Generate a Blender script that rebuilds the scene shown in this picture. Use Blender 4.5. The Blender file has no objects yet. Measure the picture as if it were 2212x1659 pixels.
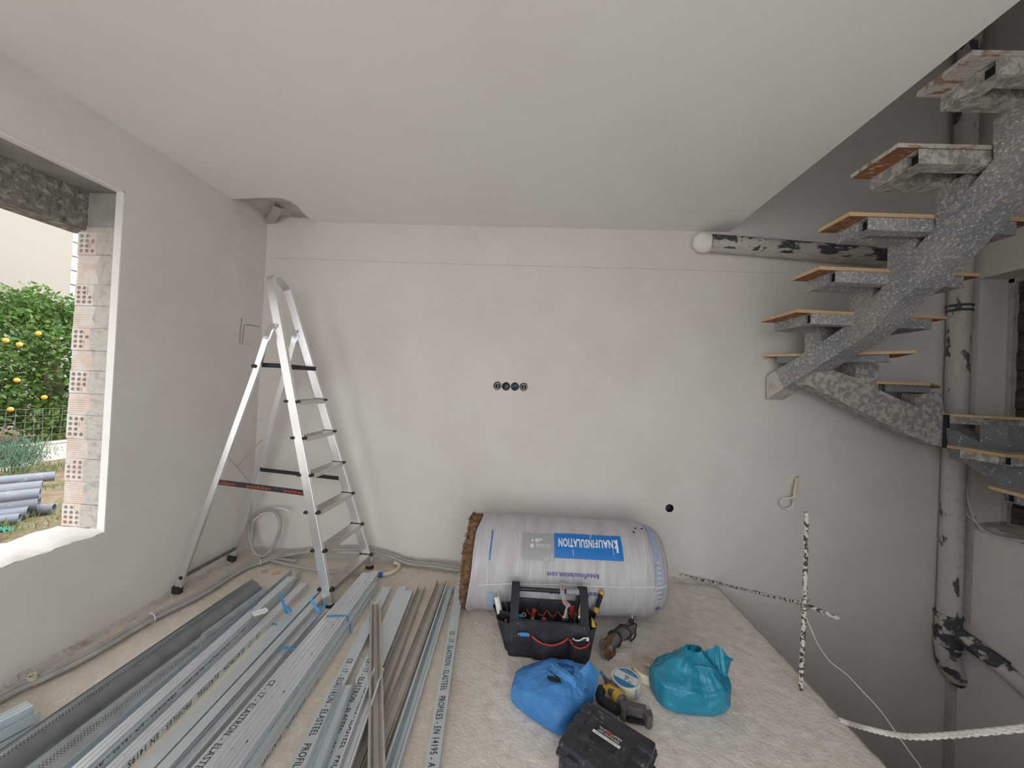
import bpy, bmesh, math, random
from math import sin, cos, pi, radians
from mathutils import Vector, Matrix, noise
random.seed(7)
scn = bpy.context.scene
col = scn.collection

# ------------------------------------------------------------------ camera
cam_d = bpy.data.cameras.new('camera')
cam = bpy.data.objects.new('camera', cam_d); col.objects.link(cam)
cam_d.sensor_fit = 'HORIZONTAL'; cam_d.sensor_width = 36.0
cam_d.lens = 12.898
cam_d.clip_start = 0.02; cam_d.clip_end = 200
CR, CU, CF = Vector((0.997,0.054,0.048)), Vector((-0.047,-0.012,0.999)), Vector((-0.054,0.999,0.01))
cam.matrix_world = Matrix(((CR.x, CU.x, -CF.x, 0), (CR.y, CU.y, -CF.y, 0), (CR.z, CU.z, -CF.z, 1.53), (0, 0, 0, 1)))
scn.camera = cam

# ------------------------------------------------------------------ world, sun, exposure
SKY, SUN, EXPO = 1.0, 0.8, 2.0
w = bpy.data.worlds.new('World'); scn.world = w; w.use_nodes = True
wn = w.node_tree
bg = wn.nodes['Background']
bg.inputs['Color'].default_value = (0.95, 0.97, 1.0, 1); bg.inputs['Strength'].default_value = SKY
sun_d = bpy.data.lights.new('sun', 'SUN'); sun_d.energy = SUN; sun_d.angle = radians(3); sun_d.color = (1, .95, .86)
sun = bpy.data.objects.new('sun', sun_d); col.objects.link(sun)
sun.rotation_euler = Vector((-.62, -.38, -.72)).to_track_quat('-Z', 'Y').to_euler()
def portal(loc, rot, sx, sy):
    d = bpy.data.lights.new('window_portal', 'AREA'); d.shape = 'RECTANGLE'; d.size = sx; d.size_y = sy
    d.cycles.is_portal = True
    o = bpy.data.objects.new('window_portal', d); o.location = loc; o.rotation_euler = rot; col.objects.link(o)
portal((-2.80, 1.38, 1.46), (0, radians(-90), 0), 1.90, 1.26)
portal((0.0, -1.62, 1.40), (radians(90), 0, 0), 3.1, 2.75)
vs = scn.view_settings
scn.display_settings.display_device = 'sRGB'
vs.view_transform = 'Standard'; vs.look = 'None'; vs.exposure = EXPO; vs.gamma = 1.0
vs.use_curve_mapping = False
try:
    scn.cycles.max_bounces = 10; scn.cycles.diffuse_bounces = 6; scn.cycles.glossy_bounces = 4
    scn.cycles.transparent_max_bounces = 8; scn.cycles.use_denoising = True
    scn.cycles.sample_clamp_indirect = 8
except Exception:
    pass

# ------------------------------------------------------------------ materials
def ramp(nt, src, lo, hi):
    n = nt.nodes.new('ShaderNodeMapRange'); n.inputs[1].default_value = lo; n.inputs[2].default_value = hi
    n.clamp = True; nt.links.new(src, n.inputs[0]); return n.outputs[0]
def texco(nt, scale=(1, 1, 1), uv=False):
    t = nt.nodes.new('ShaderNodeTexCoord'); m = nt.nodes.new('ShaderNodeMapping'); m.inputs['Scale'].default_value = scale
    nt.links.new(t.outputs['UV' if uv else 'Object'], m.inputs['Vector']); return m.outputs[0]
def noise_n(nt, vec, scale, detail=3, rough=.55):
    n = nt.nodes.new('ShaderNodeTexNoise'); n.inputs['Scale'].default_value = scale; n.inputs['Detail'].default_value = detail
    n.inputs['Roughness'].default_value = rough; nt.links.new(vec, n.inputs['Vector']); return n.outputs[0]
def voro_n(nt, vec, scale):
    n = nt.nodes.new('ShaderNodeTexVoronoi'); n.inputs['Scale'].default_value = scale
    nt.links.new(vec, n.inputs['Vector']); return n.outputs['Distance']
def mixc(nt, fac, a, b):
    m = nt.nodes.new('ShaderNodeMix'); m.data_type = 'RGBA'
    nt.links.new(fac, m.inputs[0])
    for s, v in ((6, a), (7, b)):
        if hasattr(v, 'default_value') or hasattr(v, 'is_linked'): nt.links.new(v, m.inputs[s])
        else: m.inputs[s].default_value = (*v, 1)
    return m.outputs[2]
def C4(c): return (*c, 1)
MATS = {}
def pmat(name, base, rough=.6, metal=0., layers=(), bump=None, spec=.5, roughvar=None, trans=0., alpha=1.):
    """layers: (colour, kind, scale, lo, hi, stretch) mixed over the base in turn."""
    m = bpy.data.materials.new(name); m.use_nodes = True; nt = m.node_tree
    b = nt.nodes['Principled BSDF']
    b.inputs['Base Color'].default_value = C4(base); b.inputs['Roughness'].default_value = rough
    b.inputs['Metallic'].default_value = metal; b.inputs['Specular IOR Level'].default_value = spec
    cur = base
    for L in layers:
        c2, kind, sc, lo, hi = L[:5]; st = L[5] if len(L) > 5 else (1, 1, 1)
        v = texco(nt, st)
        src = noise_n(nt, v, sc, 5) if kind == 'n' else voro_n(nt, v, sc)
        cur = mixc(nt, ramp(nt, src, lo, hi), cur, c2)
    if layers: nt.links.new(cur, b.inputs['Base Color'])
    if roughvar:
        nt.links.new(ramp(nt, noise_n(nt, texco(nt), roughvar[0], 4), *[.3, .7]), (mm := nt.nodes.new('ShaderNodeMapRange')).inputs[0])
        mm.inputs[3].default_value = roughvar[1]; mm.inputs[4].default_value = roughvar[2]
        nt.links.new(mm.outputs[0], b.inputs['Roughness'])
    if bump:
        sc, strength, dist = bump[:3]; st = bump[3] if len(bump) > 3 else (1, 1, 1)
        bn = nt.nodes.new('ShaderNodeBump'); bn.inputs['Strength'].default_value = strength; bn.inputs['Distance'].default_value = dist
        nt.links.new(noise_n(nt, texco(nt, st), sc, 6, .6), bn.inputs['Height']); nt.links.new(bn.outputs[0], b.inputs['Normal'])
    if trans:
        tr = nt.nodes.new('ShaderNodeBsdfTranslucent'); mx = nt.nodes.new('ShaderNodeMixShader'); mx.inputs[0].default_value = trans
        tr.inputs[0].default_value = C4(base)
        nt.links.new(b.outputs[0], mx.inputs[1]); nt.links.new(tr.outputs[0], mx.inputs[2])
        out = nt.nodes['Material Output']; nt.links.new(mx.outputs[0], out.inputs[0])
        if alpha < 1:
            tp = nt.nodes.new('ShaderNodeBsdfTransparent'); m2 = nt.nodes.new('ShaderNodeMixShader'); m2.inputs[0].default_value = alpha
            tp.inputs[0].default_value = C4([min(1, q * 1.6 + .1) for q in base])
            nt.links.new(tp.outputs[0], m2.inputs[1]); nt.links.new(mx.outputs[0], m2.inputs[2]); nt.links.new(m2.outputs[0], out.inputs[0])
    MATS[name] = m
    return m

PL = (.70, .665, .635)
pmat('plaster', PL, .9, layers=[((.645, .605, .57), 'n', 1.3, .42, .75), ((.74, .715, .70), 'n', 3.5, .55, .85)], bump=(45, .10, .01), spec=.15)
pmat('ceiling_plaster', (.84, .83, .815), .92, layers=[((.80, .785, .765), 'n', 1.1, .45, .7)], bump=(30, .08, .01), spec=.15)
pmat('bright_plaster', (.80, .78, .75), .9, layers=[((.62, .60, .62), 'n', 5, .6, .8, (1, 1, .35))], bump=(60, .12, .01), spec=.1)
pmat('rough_plaster', (.60, .565, .52), .95, layers=[((.40, .36, .31), 'n', 9, .52, .75)], bump=(40, .9, .02), spec=.1)
pmat('screed', (.69, .615, .53), .93, layers=[((.61, .52, .425), 'n', 2.2, .45, .68), ((.78, .715, .635), 'n', 26, .52, .75), ((.36, .31, .25), 'n', 60, .66, .8)], bump=(55, .55, .012), spec=.15)
pmat('rough_concrete', (.27, .25, .225), .95, layers=[((.48, .455, .42), 'n', 26, .5, .68), ((.13, .115, .10), 'n', 38, .56, .7)], bump=(30, 1.0, .03), spec=.1)
pmat('grey_concrete', (.36, .345, .325), .92, layers=[((.28, .265, .25), 'n', 8, .45, .7)], bump=(50, .35, .01), spec=.1)
pmat('brick_clay', (.60, .49, .43), .9, layers=[((.64, .60, .555), 'n', 11, .42, .60), ((.48, .33, .26), 'n', 20, .62, .8)], bump=(60, .4, .008, (.2, 1, 4)), spec=.1)
pmat('mortar', (.54, .51, .47), .95, layers=[((.40, .375, .34), 'n', 22, .5, .7)], bump=(38, .9, .02), spec=.1)
pmat('brick_hole_shade', (.035, .013, .009), .9)  # shade inside the brick holes put into a near-black colour
pmat('dark', (.012, .012, .014), .7)
pmat('black_plastic', (.018, .019, .022), .45, layers=[((.10, .10, .11), 'n', 26, .56, .85)], spec=.4, roughvar=(30, .38, .65))
pmat('case_plastic', (.028, .031, .040), .5, layers=[((.13, .13, .14), 'n', 17, .56, .92), ((.27, .27, .28), 'n', 48, .62, .80)], spec=.5, roughvar=(22, .35, .7))
pmat('black_canvas', (.028, .030, .039), .78, layers=[((.085, .087, .095), 'n', 9, .5, .85)], bump=(260, .25, .003), spec=.3)
pmat('rubber', (.02, .02, .022), .8)
pmat('aluminium', (.84, .84, .86), .32, 1.0, layers=[((.80, .80, .815), 'n', 5, .5, .8, (1, 1, .2))], roughvar=(5, .28, .38))
pmat('aluminium_dull', (.66, .64, .61), .45, 1.0, layers=[((.58, .55, .50), 'n', 20, .5, .8)])
pmat('galvanised', (.64, .715, .75), .40, .62, layers=[((.59, .665, .70), 'n', 9, .4, .7, (1, .25, 1)), ((.70, .75, .77), 'n', 40, .62, .8)], roughvar=(20, .32, .48))
pmat('galvanised_bright', (.74, .78, .81), .36, .66, layers=[((.68, .72, .75), 'n', 14, .45, .7, (1, .2, 1))], roughvar=(20, .28, .46))
pmat('galvanised_dusty', (.50, .48, .44), .55, .55, layers=[((.58, .55, .50), 'n', 14, .45, .7)])
pmat('ink', (.008, .008, .012), .6)
pmat('strap_blue', (.045, .27, .60), .45)
pmat('stair_paint', (.245, .26, .28), .6, layers=[((.33, .32, .305), 'n', 4, .40, .66), ((.46, .44, .40), 'n', 60, .54, .62), ((.58, .555, .52), 'n', 75, .585, .63, (1, .7, 1.3)), ((.70, .68, .64), 'v', 38, .19, .13)], bump=(34, .5, .012), spec=.4)
pmat('stair_paint_crusted', (.32, .31, .29), .8, layers=[((.52, .495, .45), 'n', 26, .46, .56), ((.20, .20, .20), 'n', 40, .60, .70), ((.66, .64, .60), 'v', 26, .15, .08)], bump=(30, .9, .02), spec=.2)
pmat('stair_paint_clean', (.18, .195, .215), .5, layers=[((.24, .24, .235), 'n', 5, .5, .7), ((.50, .48, .45), 'n', 56, .62, .67), ((.66, .64, .60), 'v', 24, .14, .09)], spec=.4)
pmat('ply_edge', (.56, .38, .20), .7, layers=[((.66, .52, .36), 'n', 10, .5, .75, (.3, .3, 6)), ((.60, .56, .50), 'n', 30, .62, .72)], bump=(40, .3, .006))
pmat('ply_dusty', (.50, .45, .39), .9, layers=[((.40, .33, .25), 'n', 9, .5, .75), ((.28, .13, .07), 'n', 24, .62, .70)], bump=(40, .6, .01))
pmat('osb_red', (.26, .105, .05), .75, layers=[((.52, .46, .40), 'n', 34, .56, .66, (.5, 2, 1)), ((.14, .06, .03), 'n', 12, .5, .8)], bump=(34, .5, .01))
pmat('osb_crusted', (.50, .46, .41), .9, layers=[((.30, .17, .11), 'n', 24, .52, .62, (.6, 1.6, 1))], bump=(30, .9, .018))
pmat('pipe_stained', (.56, .54, .50), .8, layers=[((.10, .105, .115), 'n', 9, .565, .60, (1, 1, .55)), ((.42, .40, .36), 'n', 30, .55, .75)], bump=(30, .5, .01), spec=.25)
pmat('pipe_patchy', (.54, .52, .48), .8, layers=[((.075, .08, .09), 'n', 11, .46, .50, (.45, 1, 1)), ((.30, .29, .27), 'n', 40, .6, .7)], bump=(30, .6, .012), spec=.25)
pmat('pipe_clean', (.56, .54, .51), .8, layers=[((.10, .105, .115), 'n', 8, .585, .62, (1.3, 1.3, .45)), ((.44, .425, .40), 'n', 20, .5, .75)], bump=(30, .25, .006), spec=.25)
pmat('conduit_grey', (.36, .36, .345), .6, layers=[((.48, .45, .40), 'n', 12, .5, .75)], spec=.3)
pmat('conduit_cream', (.66, .59, .44), .6)
pmat('connector_blue', (.03, .13, .42), .5)
pmat('cable_white', (.74, .72, .70), .5)
pmat('wool', (.20, .115, .065), 1.0, layers=[((.36, .235, .15), 'n', 30, .48, .66, (1, 1, 1)), ((.07, .04, .025), 'n', 22, .57, .72, (.4, .4, 1.6))], bump=(34, 1.0, .03, (.5, .5, 1.8)), spec=.05)
pmat('wrap_film', (.50, .485, .505), .38, layers=[((.41, .395, .42), 'n', 4.5, .45, .7, (3.5, .6, .6)), ((.62, .61, .625), 'n', 7, .6, .8, (5, .5, .5))], bump=(9, .35, .02, (5, .6, .6)), spec=.5, roughvar=(10, .3, .55))
pmat('print_blue', (.012, .17, .54), .36)
pmat('print_grey', (.33, .335, .355), .4)
pmat('print_white', (.78, .78, .78), .5)
pmat('print_darkblue', (.015, .055, .26), .5)
pmat('print_paleblue', (.32, .42, .60), .5)
pmat('print_palegrey', (.62, .62, .63), .5)
pmat('bag_blue', (.075, .29, .68), .42, layers=[((.11, .36, .74), 'n', 7, .5, .75)], bump=(12, .7, .02, (1, 1.6, 1)), trans=.22, spec=.45)
pmat('bag_turquoise', (.020, .29, .46), .30, layers=[((.05, .40, .56), 'n', 7, .5, .75)], bump=(11, .8, .02, (1.4, 1, .8)), trans=.25, spec=.6)
pmat('tape_cream', (.74, .70, .55), .5, spec=.4)
pmat('tape_kraft', (.44, .35, .27), .8, layers=[((.52, .43, .34), 'n', 40, .45, .7)])
pmat('label_white', (.72, .71, .74), .5)
pmat('label_blue', (.012, .19, .46), .45)
pmat('red_trim', (.50, .055, .045), .55)
pmat('red_paint', (.48, .05, .035), .5)
pmat('yellow_plastic', (.58, .34, .045), .5, layers=[((.36, .26, .12), 'n', 26, .55, .8)])
pmat('grey_plastic', (.26, .26, .28), .6, layers=[((.36, .34, .34), 'n', 26, .5, .75)])
pmat('battery_grey', (.10, .095, .09), .65, layers=[((.17, .16, .145), 'n', 24, .5, .75)])
pmat('tool_steel', (.45, .43, .42), .4, .9, layers=[((.25, .23, .21), 'n', 40, .5, .7)])
pmat('disc_rust', (.17, .105, .05), .6, .35, layers=[((.10, .035, .02), 'n', 12, .5, .65, (1, 1, 3)), ((.26, .18, .09), 'n', 24, .56, .7)])
pmat('rebar_dusty', (.60, .575, .54), .9, layers=[((.085, .065, .055), 'n', 52, .49, .56)], bump=(60, .6, .006), spec=.1)
pmat('rope_white', (.64, .615, .575), .9, layers=[((.34, .27, .23), 'n', 50, .62, .75)], bump=(80, .5, .005), spec=.1)
pmat('rebar_rusty', (.16, .115, .10), .85, layers=[((.58, .55, .52), 'n', 60, .54, .62)], bump=(60, .6, .006), spec=.1)
pmat('paper', (.80, .80, .76), .7)
pmat('facade', (.25, .232, .20), .9, bump=(20, .1, .01), spec=.1)
pmat('paving', (.66, .65, .62), .9)
pmat('pencil', (.36, .37, .40), .9)
pmat('facade_trim', (.32, .345, .35), .8)
pmat('leaf', (.085, .165, .028), .5, layers=[((.028, .068, .013), 'n', 2.6, .42, .66), ((.21, .30, .05), 'n', 3.5, .58, .76)], trans=.3)
pmat('leaf_dill', (.11, .19, .115), .7, layers=[((.065, .125, .07), 'n', 6, .45, .7)], trans=.3)
pmat('grass', (.11, .17, .05), .8, layers=[((.19, .18, .085), 'n', 3, .5, .75)], trans=.25)
pmat('orange_peel', (.62, .29, .035), .45)
pmat('bark', (.16, .12, .085), .9, bump=(20, .6, .02))
pmat('soil', (.17, .13, .09), .95, layers=[((.11, .105, .055), 'n', 2.5, .45, .65), ((.23, .185, .135), 'n', 12, .5, .7)], bump=(9, .8, .05), spec=.1)
pmat('pvc_grey', (.15, .162, .195), .55, layers=[((.30, .30, .31), 'n', 9, .56, .75)])
pmat('green_net', (.02, .15, .115), .7)
pmat('wire_metal', (.13, .115, .10), .6, .2)
pmat('board_dark', (.075, .06, .045), .9, layers=[((.15, .135, .11), 'n', 22, .5, .72, (1, .3, 2)), ((.02, .017, .014), 'n', 14, .5, .7)], bump=(24, .9, .02))

def perforated(name, base, pitch=.012, rad=.0033, v0=0., v1=1.):
    m = pmat(name, base, .42, .75, layers=[((base[0]*.8, base[1]*.8, base[2]*.8), 'n', 14, .45, .7)])
    nt = m.node_tree; b = nt.nodes['Principled BSDF']
    t = nt.nodes.new('ShaderNodeTexCoord'); sx = nt.nodes.new('ShaderNodeSeparateXYZ'); nt.links.new(t.outputs['UV'], sx.inputs[0])
    def M(op, a, bb=None, c=None):
        n = nt.nodes.new('ShaderNodeMath'); n.operation = op
        for i, q in enumerate((a, bb, c)):
            if q is None: continue
            if isinstance(q, (int, float)): n.inputs[i].default_value = q
            else: nt.links.new(q, n.inputs[i])
        return n.outputs[0]
    vv = M('DIVIDE', sx.outputs[1], pitch); row = M('FLOOR', vv)
    uu = M('ADD', M('DIVIDE', sx.outputs[0], pitch * 1.25), M('MULTIPLY', row, .5))
    du = M('SUBTRACT', M('FRACT', uu), .5); dv = M('SUBTRACT', M('FRACT', vv), .5)
    d = M('ADD', M('MULTIPLY', du, du), M('MULTIPLY', dv, dv))
    hole = M('LESS_THAN', d, (rad / pitch) ** 2)
    inb = M('MULTIPLY', M('GREATER_THAN', sx.outputs[1], v0), M('LESS_THAN', sx.outputs[1], v1))
    hole = M('MULTIPLY', hole, inb)
    tp = nt.nodes.new('ShaderNodeBsdfTransparent'); mx = nt.nodes.new('ShaderNodeMixShader')
    nt.links.new(hole, mx.inputs[0]); nt.links.new(b.outputs[0], mx.inputs[1]); nt.links.new(tp.outputs[0], mx.inputs[2])
    nt.links.new(mx.outputs[0], nt.nodes['Material Output'].inputs[0])
    return m
perforated('perforated_bead', (.44, .50, .515), .0085, .0026, .028, .062)
perforated('perforated_sheet', (.27, .30, .305), .0085, .0021, .066, .088)

# ------------------------------------------------------------------ helpers
class MB:
    def __init__(s): s.v = []; s.f = []; s.uv = []
    def add(s, vs, fs):
        n = len(s.v); s.v += [tuple(q) for q in vs]; s.f += [tuple(i + n for i in q) for q in fs]; return s
    def box(s, lo, hi):
        (a, b, c), (d, e, f) = lo, hi
        return s.add([(a,b,c),(d,b,c),(d,e,c),(a,e,c),(a,b,f),(d,b,f),(d,e,f),(a,e,f)],
                     [(0,3,2,1),(4,5,6,7),(0,1,5,4),(1,2,6,5),(2,3,7,6),(3,0,4,7)])
    def obox(s, c, ax, ay, az):
        c, ax, ay, az = map(Vector, (c, ax, ay, az))
        vs = [c + i*ax + j*ay + k*az for k in (-1, 1) for i, j in ((-1,-1),(1,-1),(1,1),(-1,1))]
        return s.add(vs, [(0,3,2,1),(4,5,6,7),(0,1,5,4),(1,2,6,5),(2,3,7,6),(3,0,4,7)])
    def prism(s, poly, off):
        """extrude a 3-D polygon by a vector (or list of vectors, one per vertex)"""
        n = len(poly); P = [Vector(q) for q in poly]
        O = [Vector(off)] * n if not isinstance(off, list) else [Vector(q) for q in off]
        fs = [tuple(range(n))[::-1], tuple(range(n, 2*n))] + [(i, (i+1) % n, n + (i+1) % n, n + i) for i in range(n)]
        return s.add(P + [p + o for p, o in zip(P, O)], fs)
    def tube(s, path, r, seg=8, cap=True, rr=None, flat=None):
        P = [Vector(q) for q in path]; n = len(P); base = len(s.v)
        up = Vector((0, 0, 1)); prev = None; rings = []
        for i, p in enumerate(P):
            t = (P[min(i+1, n-1)] - P[max(i-1, 0)])
            t = t.normalized() if t.length > 1e-9 else Vector((0, 0, 1))
            if prev is None:
                a = t.cross(up) if abs(t.z) < .95 else t.cross(Vector((1, 0, 0)))
                a.normalize()
            else:
                a = prev - t * prev.dot(t)
                a = a.normalized() if a.length > 1e-6 else t.cross(up).normalized()
            b = t.cross(a); prev = a
            R = rr[i] if rr else r
            for k in range(seg):
                an = 2*pi*k/seg + (pi/seg if seg == 4 else 0)
                rings.append(p + (a*cos(an) + b*sin(an)) * R)
        fs = []
        for i in range(n-1):
            for k in range(seg):
                fs.append((i*seg+k, i*seg+(k+1) % seg, (i+1)*seg+(k+1) % seg, (i+1)*seg+k))
        if cap: fs += [tuple(range(seg))[::-1], tuple((n-1)*seg + k for k in range(seg))]
        return s.add(rings, fs)
    def ribbon(s, path, width_dir, w, th_dir=None, th=.001):
        """flat strap: rectangular section w x th along a path"""
        P = [Vector(q) for q in path]; n = len(P); vs = []
        for i, p in enumerate(P):
            t = (P[min(i+1, n-1)] - P[max(i-1, 0)]).normalized()
            a = Vector(width_dir[i] if isinstance(width_dir, list) else width_dir); a = (a - t*a.dot(t)).normalized(); b = t.cross(a)
            vs += [p - a*w/2 - b*th/2, p + a*w/2 - b*th/2, p + a*w/2 + b*th/2, p - a*w/2 + b*th/2]
        fs = [(3,2,1,0), tuple(4*(n-1)+k for k in range(4))]
        for i in range(n-1):
            for k in range(4): fs.append((4*i+k, 4*i+(k+1) % 4, 4*i+4+(k+1) % 4, 4*i+4+k))
        return s.add(vs, fs)
    def lathe(s, prof, c=(0,0,0), axis=(0,0,1), seg=24, close=True):
        c = Vector(c); z = Vector(axis).normalized(); a = z.orthogonal().normalized(); b = z.cross(a); vs = []
        for r, h in prof:
            for k in range(seg):
                an = 2*pi*k/seg; vs.append(c + z*h + (a*cos(an) + b*sin(an))*r)
        fs = []; n = len(prof)
        for i in range(n-1):
            for k in range(seg): fs.append((i*seg+k, i*seg+(k+1) % seg, (i+1)*seg+(k+1) % seg, (i+1)*seg+k))
        if close: fs += [tuple(range(seg))[::-1], tuple((n-1)*seg+k for k in range(seg))]
        return s.add(vs, fs)
    def sqtube(s, p0, p1, w, h, up=(0,0,1), th=.004):
        """hollow square tube, open at both ends"""
        p0, p1, up = Vector(p0), Vector(p1), Vector(up); t = (p1-p0).normalized(); a = t.cross(up).normalized(); b = a.cross(t)
        vs = []
        for p in (p0, p1):
            for q in (0, th):
                for i, j in ((-1,-1),(1,-1),(1,1),(-1,1)): vs.append(p + a*i*(w/2-q) + b*j*(h/2-q))
        fs = []
        for k in range(4):
            l = (k+1) % 4
            fs += [(k, l, 8+l, 8+k), (4+l, 4+k, 12+k, 12+l), (l, k, 4+k, 4+l), (8+k, 8+l, 12+l, 12+k)]
        return s.add(vs, fs)
    def build(s, name, mat, parent=None, smooth=False, bevel=0., seg=2, weld=False, sub=0):
        me = bpy.data.meshes.new(name); me.from_pydata(s.v, [], s.f)
        if s.uv:
            ul = me.uv_layers.new(name='UVMap')
            for l in me.loops: ul.data[l.index].uv = s.uv[l.vertex_index]
        bm = bmesh.new(); bm.from_mesh(me)
        if weld: bmesh.ops.remove_doubles(bm, verts=bm.verts, dist=1e-5)
        bmesh.ops.recalc_face_normals(bm, faces=bm.faces)
        if bevel:
            ed = [e for e in bm.edges if len(e.link_faces) == 2 and e.calc_face_angle(0) > .5]
            bmesh.ops.bevel(bm, geom=ed, offset=bevel, segments=seg, profile=.5, affect='EDGES', clamp_overlap=True)
        bm.to_mesh(me); bm.free()
        for q in (mat if isinstance(mat, (list, tuple)) else [mat]): me.materials.append(MATS[q] if isinstance(q, str) else q)
        if smooth:
            me.polygons.foreach_set('use_smooth', [True]*len(me.polygons))
            if smooth != 'all':
                try: me.set_sharp_from_angle(angle=radians(smooth if smooth is not True else 40))
                except Exception: pass
        o = bpy.data.objects.new(name, me); col.objects.link(o)
        if parent is not None: attach(o, parent)
        return o
def attach(o, parent):
    o.parent = parent
    if parent.type == 'EMPTY': o.matrix_parent_inverse = Matrix.Translation(parent.location).inverted()
def thing(name, label, cat, loc=(0,0,0), group=None):
    o = bpy.data.objects.new(name, None); col.objects.link(o); o.location = loc; o.empty_display_size = .05
    return tag(o, label, cat, group)
def tag(o, label, cat, group=None):
    o['label'] = label; o['category'] = cat
    if group: o['group'] = group
    return o
def struct(o): o['kind'] = 'structure'; return o
def stuff(o): o['kind'] = 'stuff'; return o
def lerp(a, b, t): return Vector(a)*(1-t) + Vector(b)*t
def smooth_path(pts, n=8):
    P = [Vector(p) for p in pts]; out = []
    for i in range(len(P)-1):
        p0, p1, p2, p3 = P[max(i-1,0)], P[i], P[i+1], P[min(i+2, len(P)-1)]
        for k in range(n):
            t = k/n
            out.append(.5*((2*p1) + (-p0+p2)*t + (2*p0-5*p1+4*p2-p3)*t*t + (-p0+3*p1-3*p2+p3)*t**3))
    return out + [P[-1]]
def text_mesh(body, size=1., res=3, bold=0., spacing=1.):
    """flat letters as (verts, faces) in the xy plane, left-aligned on the baseline"""
    c = bpy.data.curves.new('letters', 'FONT'); c.body = body; c.size = size; c.resolution_u = res; c.offset = bold; c.space_character = spacing * 1.12
    o = bpy.data.objects.new('letters', c); col.objects.link(o)
    dg = bpy.context.evaluated_depsgraph_get()
    me = bpy.data.meshes.new_from_object(o.evaluated_get(dg))
    vs = [v.co.copy() for v in me.vertices]; fs = [tuple(p.vertices) for p in me.polygons]
    bpy.data.objects.remove(o); bpy.data.curves.remove(c); bpy.data.meshes.remove(me)
    return vs, fs
def print_text(body, origin, right, up, height, length, mat, parent, name='printed_text', bold=0., off=.0006):
    """letters laid on a flat face: stretched to the given length and cap height"""
    vs, fs = text_mesh(body, 1., bold=bold)
    x0 = min(v.x for v in vs); x1 = max(v.x for v in vs); R = Vector(right).normalized(); U = Vector(up).normalized(); N = R.cross(U)
    O = Vector(origin)
    m = MB().add([O + R*((v.x-x0)/(x1-x0)*length) + U*(v.y/.70*height) + N*off for v in vs], fs)
    return stuff(m.build(name, mat, parent))


# ------------------------------------------------------------------ the room
D, XL, XR, ZC, XE = 3.132, -2.419, 3.40, 2.909, 1.5735     # back wall, left wall, right wall, ceiling, slab edge
YF = -1.60                                                             # wall behind the camera

def cut(o, cutters):
    for c in cutters:
        md = o.modifiers.new('cut', 'BOOLEAN'); md.operation = 'DIFFERENCE'; md.solver = 'EXACT'; md.object = c
    dg = bpy.context.evaluated_depsgraph_get()
    me = bpy.data.meshes.new_from_object(o.evaluated_get(dg)); o.modifiers.clear(); o.data = me
    for c in cutters: bpy.data.objects.remove(c)

# back wall, with the round sinkings for the electrical boxes
wb = struct(MB().box((XL-.35, D, -3.0), (XR+.35, D+.25, 5.9)).build('wall_back', 'plaster'))
BOXES = [(-0.294,3.132,1.539), (-0.221,3.132,1.538), (-0.145,3.132,1.54), (-0.07,3.132,1.54)]
HEX = (1.19,3.132,0.589); CBL = (2.197,3.132,0.908)
cs = []
for (x, y, z) in BOXES: cs.append(MB().lathe([(.036, -.05), (.036, .075)], (x, D, z), (0, 1, 0), 24).build('cutter', 'dark'))
cs.append(MB().lathe([(.036, -.05), (.036, .075)], HEX, (0, 1, 0), 7).build('cutter', 'dark'))
cs.append(MB().lathe([(.014, -.05), (.014, .05)], CBL, (0, 1, 0), 10).build('cutter', 'dark'))
cut(wb, cs)

# left wall: plaster skin inside, masonry behind, one window opening
WY0, WY1, WZ0, WZ1 = .75, 2.0, .585, 2.562
m = MB()
for x0, x1, dy, dz in ((XL-.042, XL, 0, 0), (XL-.295, XL-.042, .05, .012)):
    y1 = WY1 + dy; z0 = WZ0 - (.02 if dy else 0); z1 = WZ1 + dz
    m.box((x0, YF-.2, -.35), (x1, D, z0)); m.box((x0, YF-.2, z1), (x1, D, 3.1))
    m.box((x0, YF-.2, z0), (x1, WY0, z1)); m.box((x0, y1, z0), (x1, D, z1))
wl = struct(m.build('wall_left', 'plaster'))
# plaster return that frames the opening (bright, skim coated)
m = MB()
t = .006
m.box((XL-.046, WY1-t, WZ0), (XL-.0005, WY1+.0, WZ1)); m.box((XL-.046, WY0, WZ1-t), (XL-.0005, WY1, WZ1))
attach(m.build('plaster_reveal', 'bright_plaster'), wl)
# ragged sill of smeared plaster
N = 60; m = MB(); vs = []; rnd = random.Random(3)
for i in range(N+1):
    y = WY0 + (WY1 - WY0)*i/N
    for j in range(9):
        x = XL + .004 - .30*j/8
        z = WZ0 + .014 + .012*noise.noise((x*9, y*9, 1)) + (-.012 if j == 0 else 0) + .006*noise.noise((x*30, y*30, 4))
        if j == 0: x += .010*noise.noise((y*11, 2, 0)); z += .014*noise.noise((y*16, 5, 0))
        vs.append((x, y, z))
fs = [(i*9+j, i*9+j+1, i*9+10+j, i*9+9+j) for i in range(N) for j in range(8)]
b0 = len(vs)
for i in range(N+1): x, y, z = vs[i*9]; vs.append((x-.012, y, WZ0-.012 + .014*noise.noise((y*14, 9, 0))))
fs += [(i*9, i*9+9, b0+i+1, b0+i) for i in range(N)]
m.add(vs, fs); attach(m.build('plaster_sill', 'bright_plaster', None, True), wl)
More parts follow.
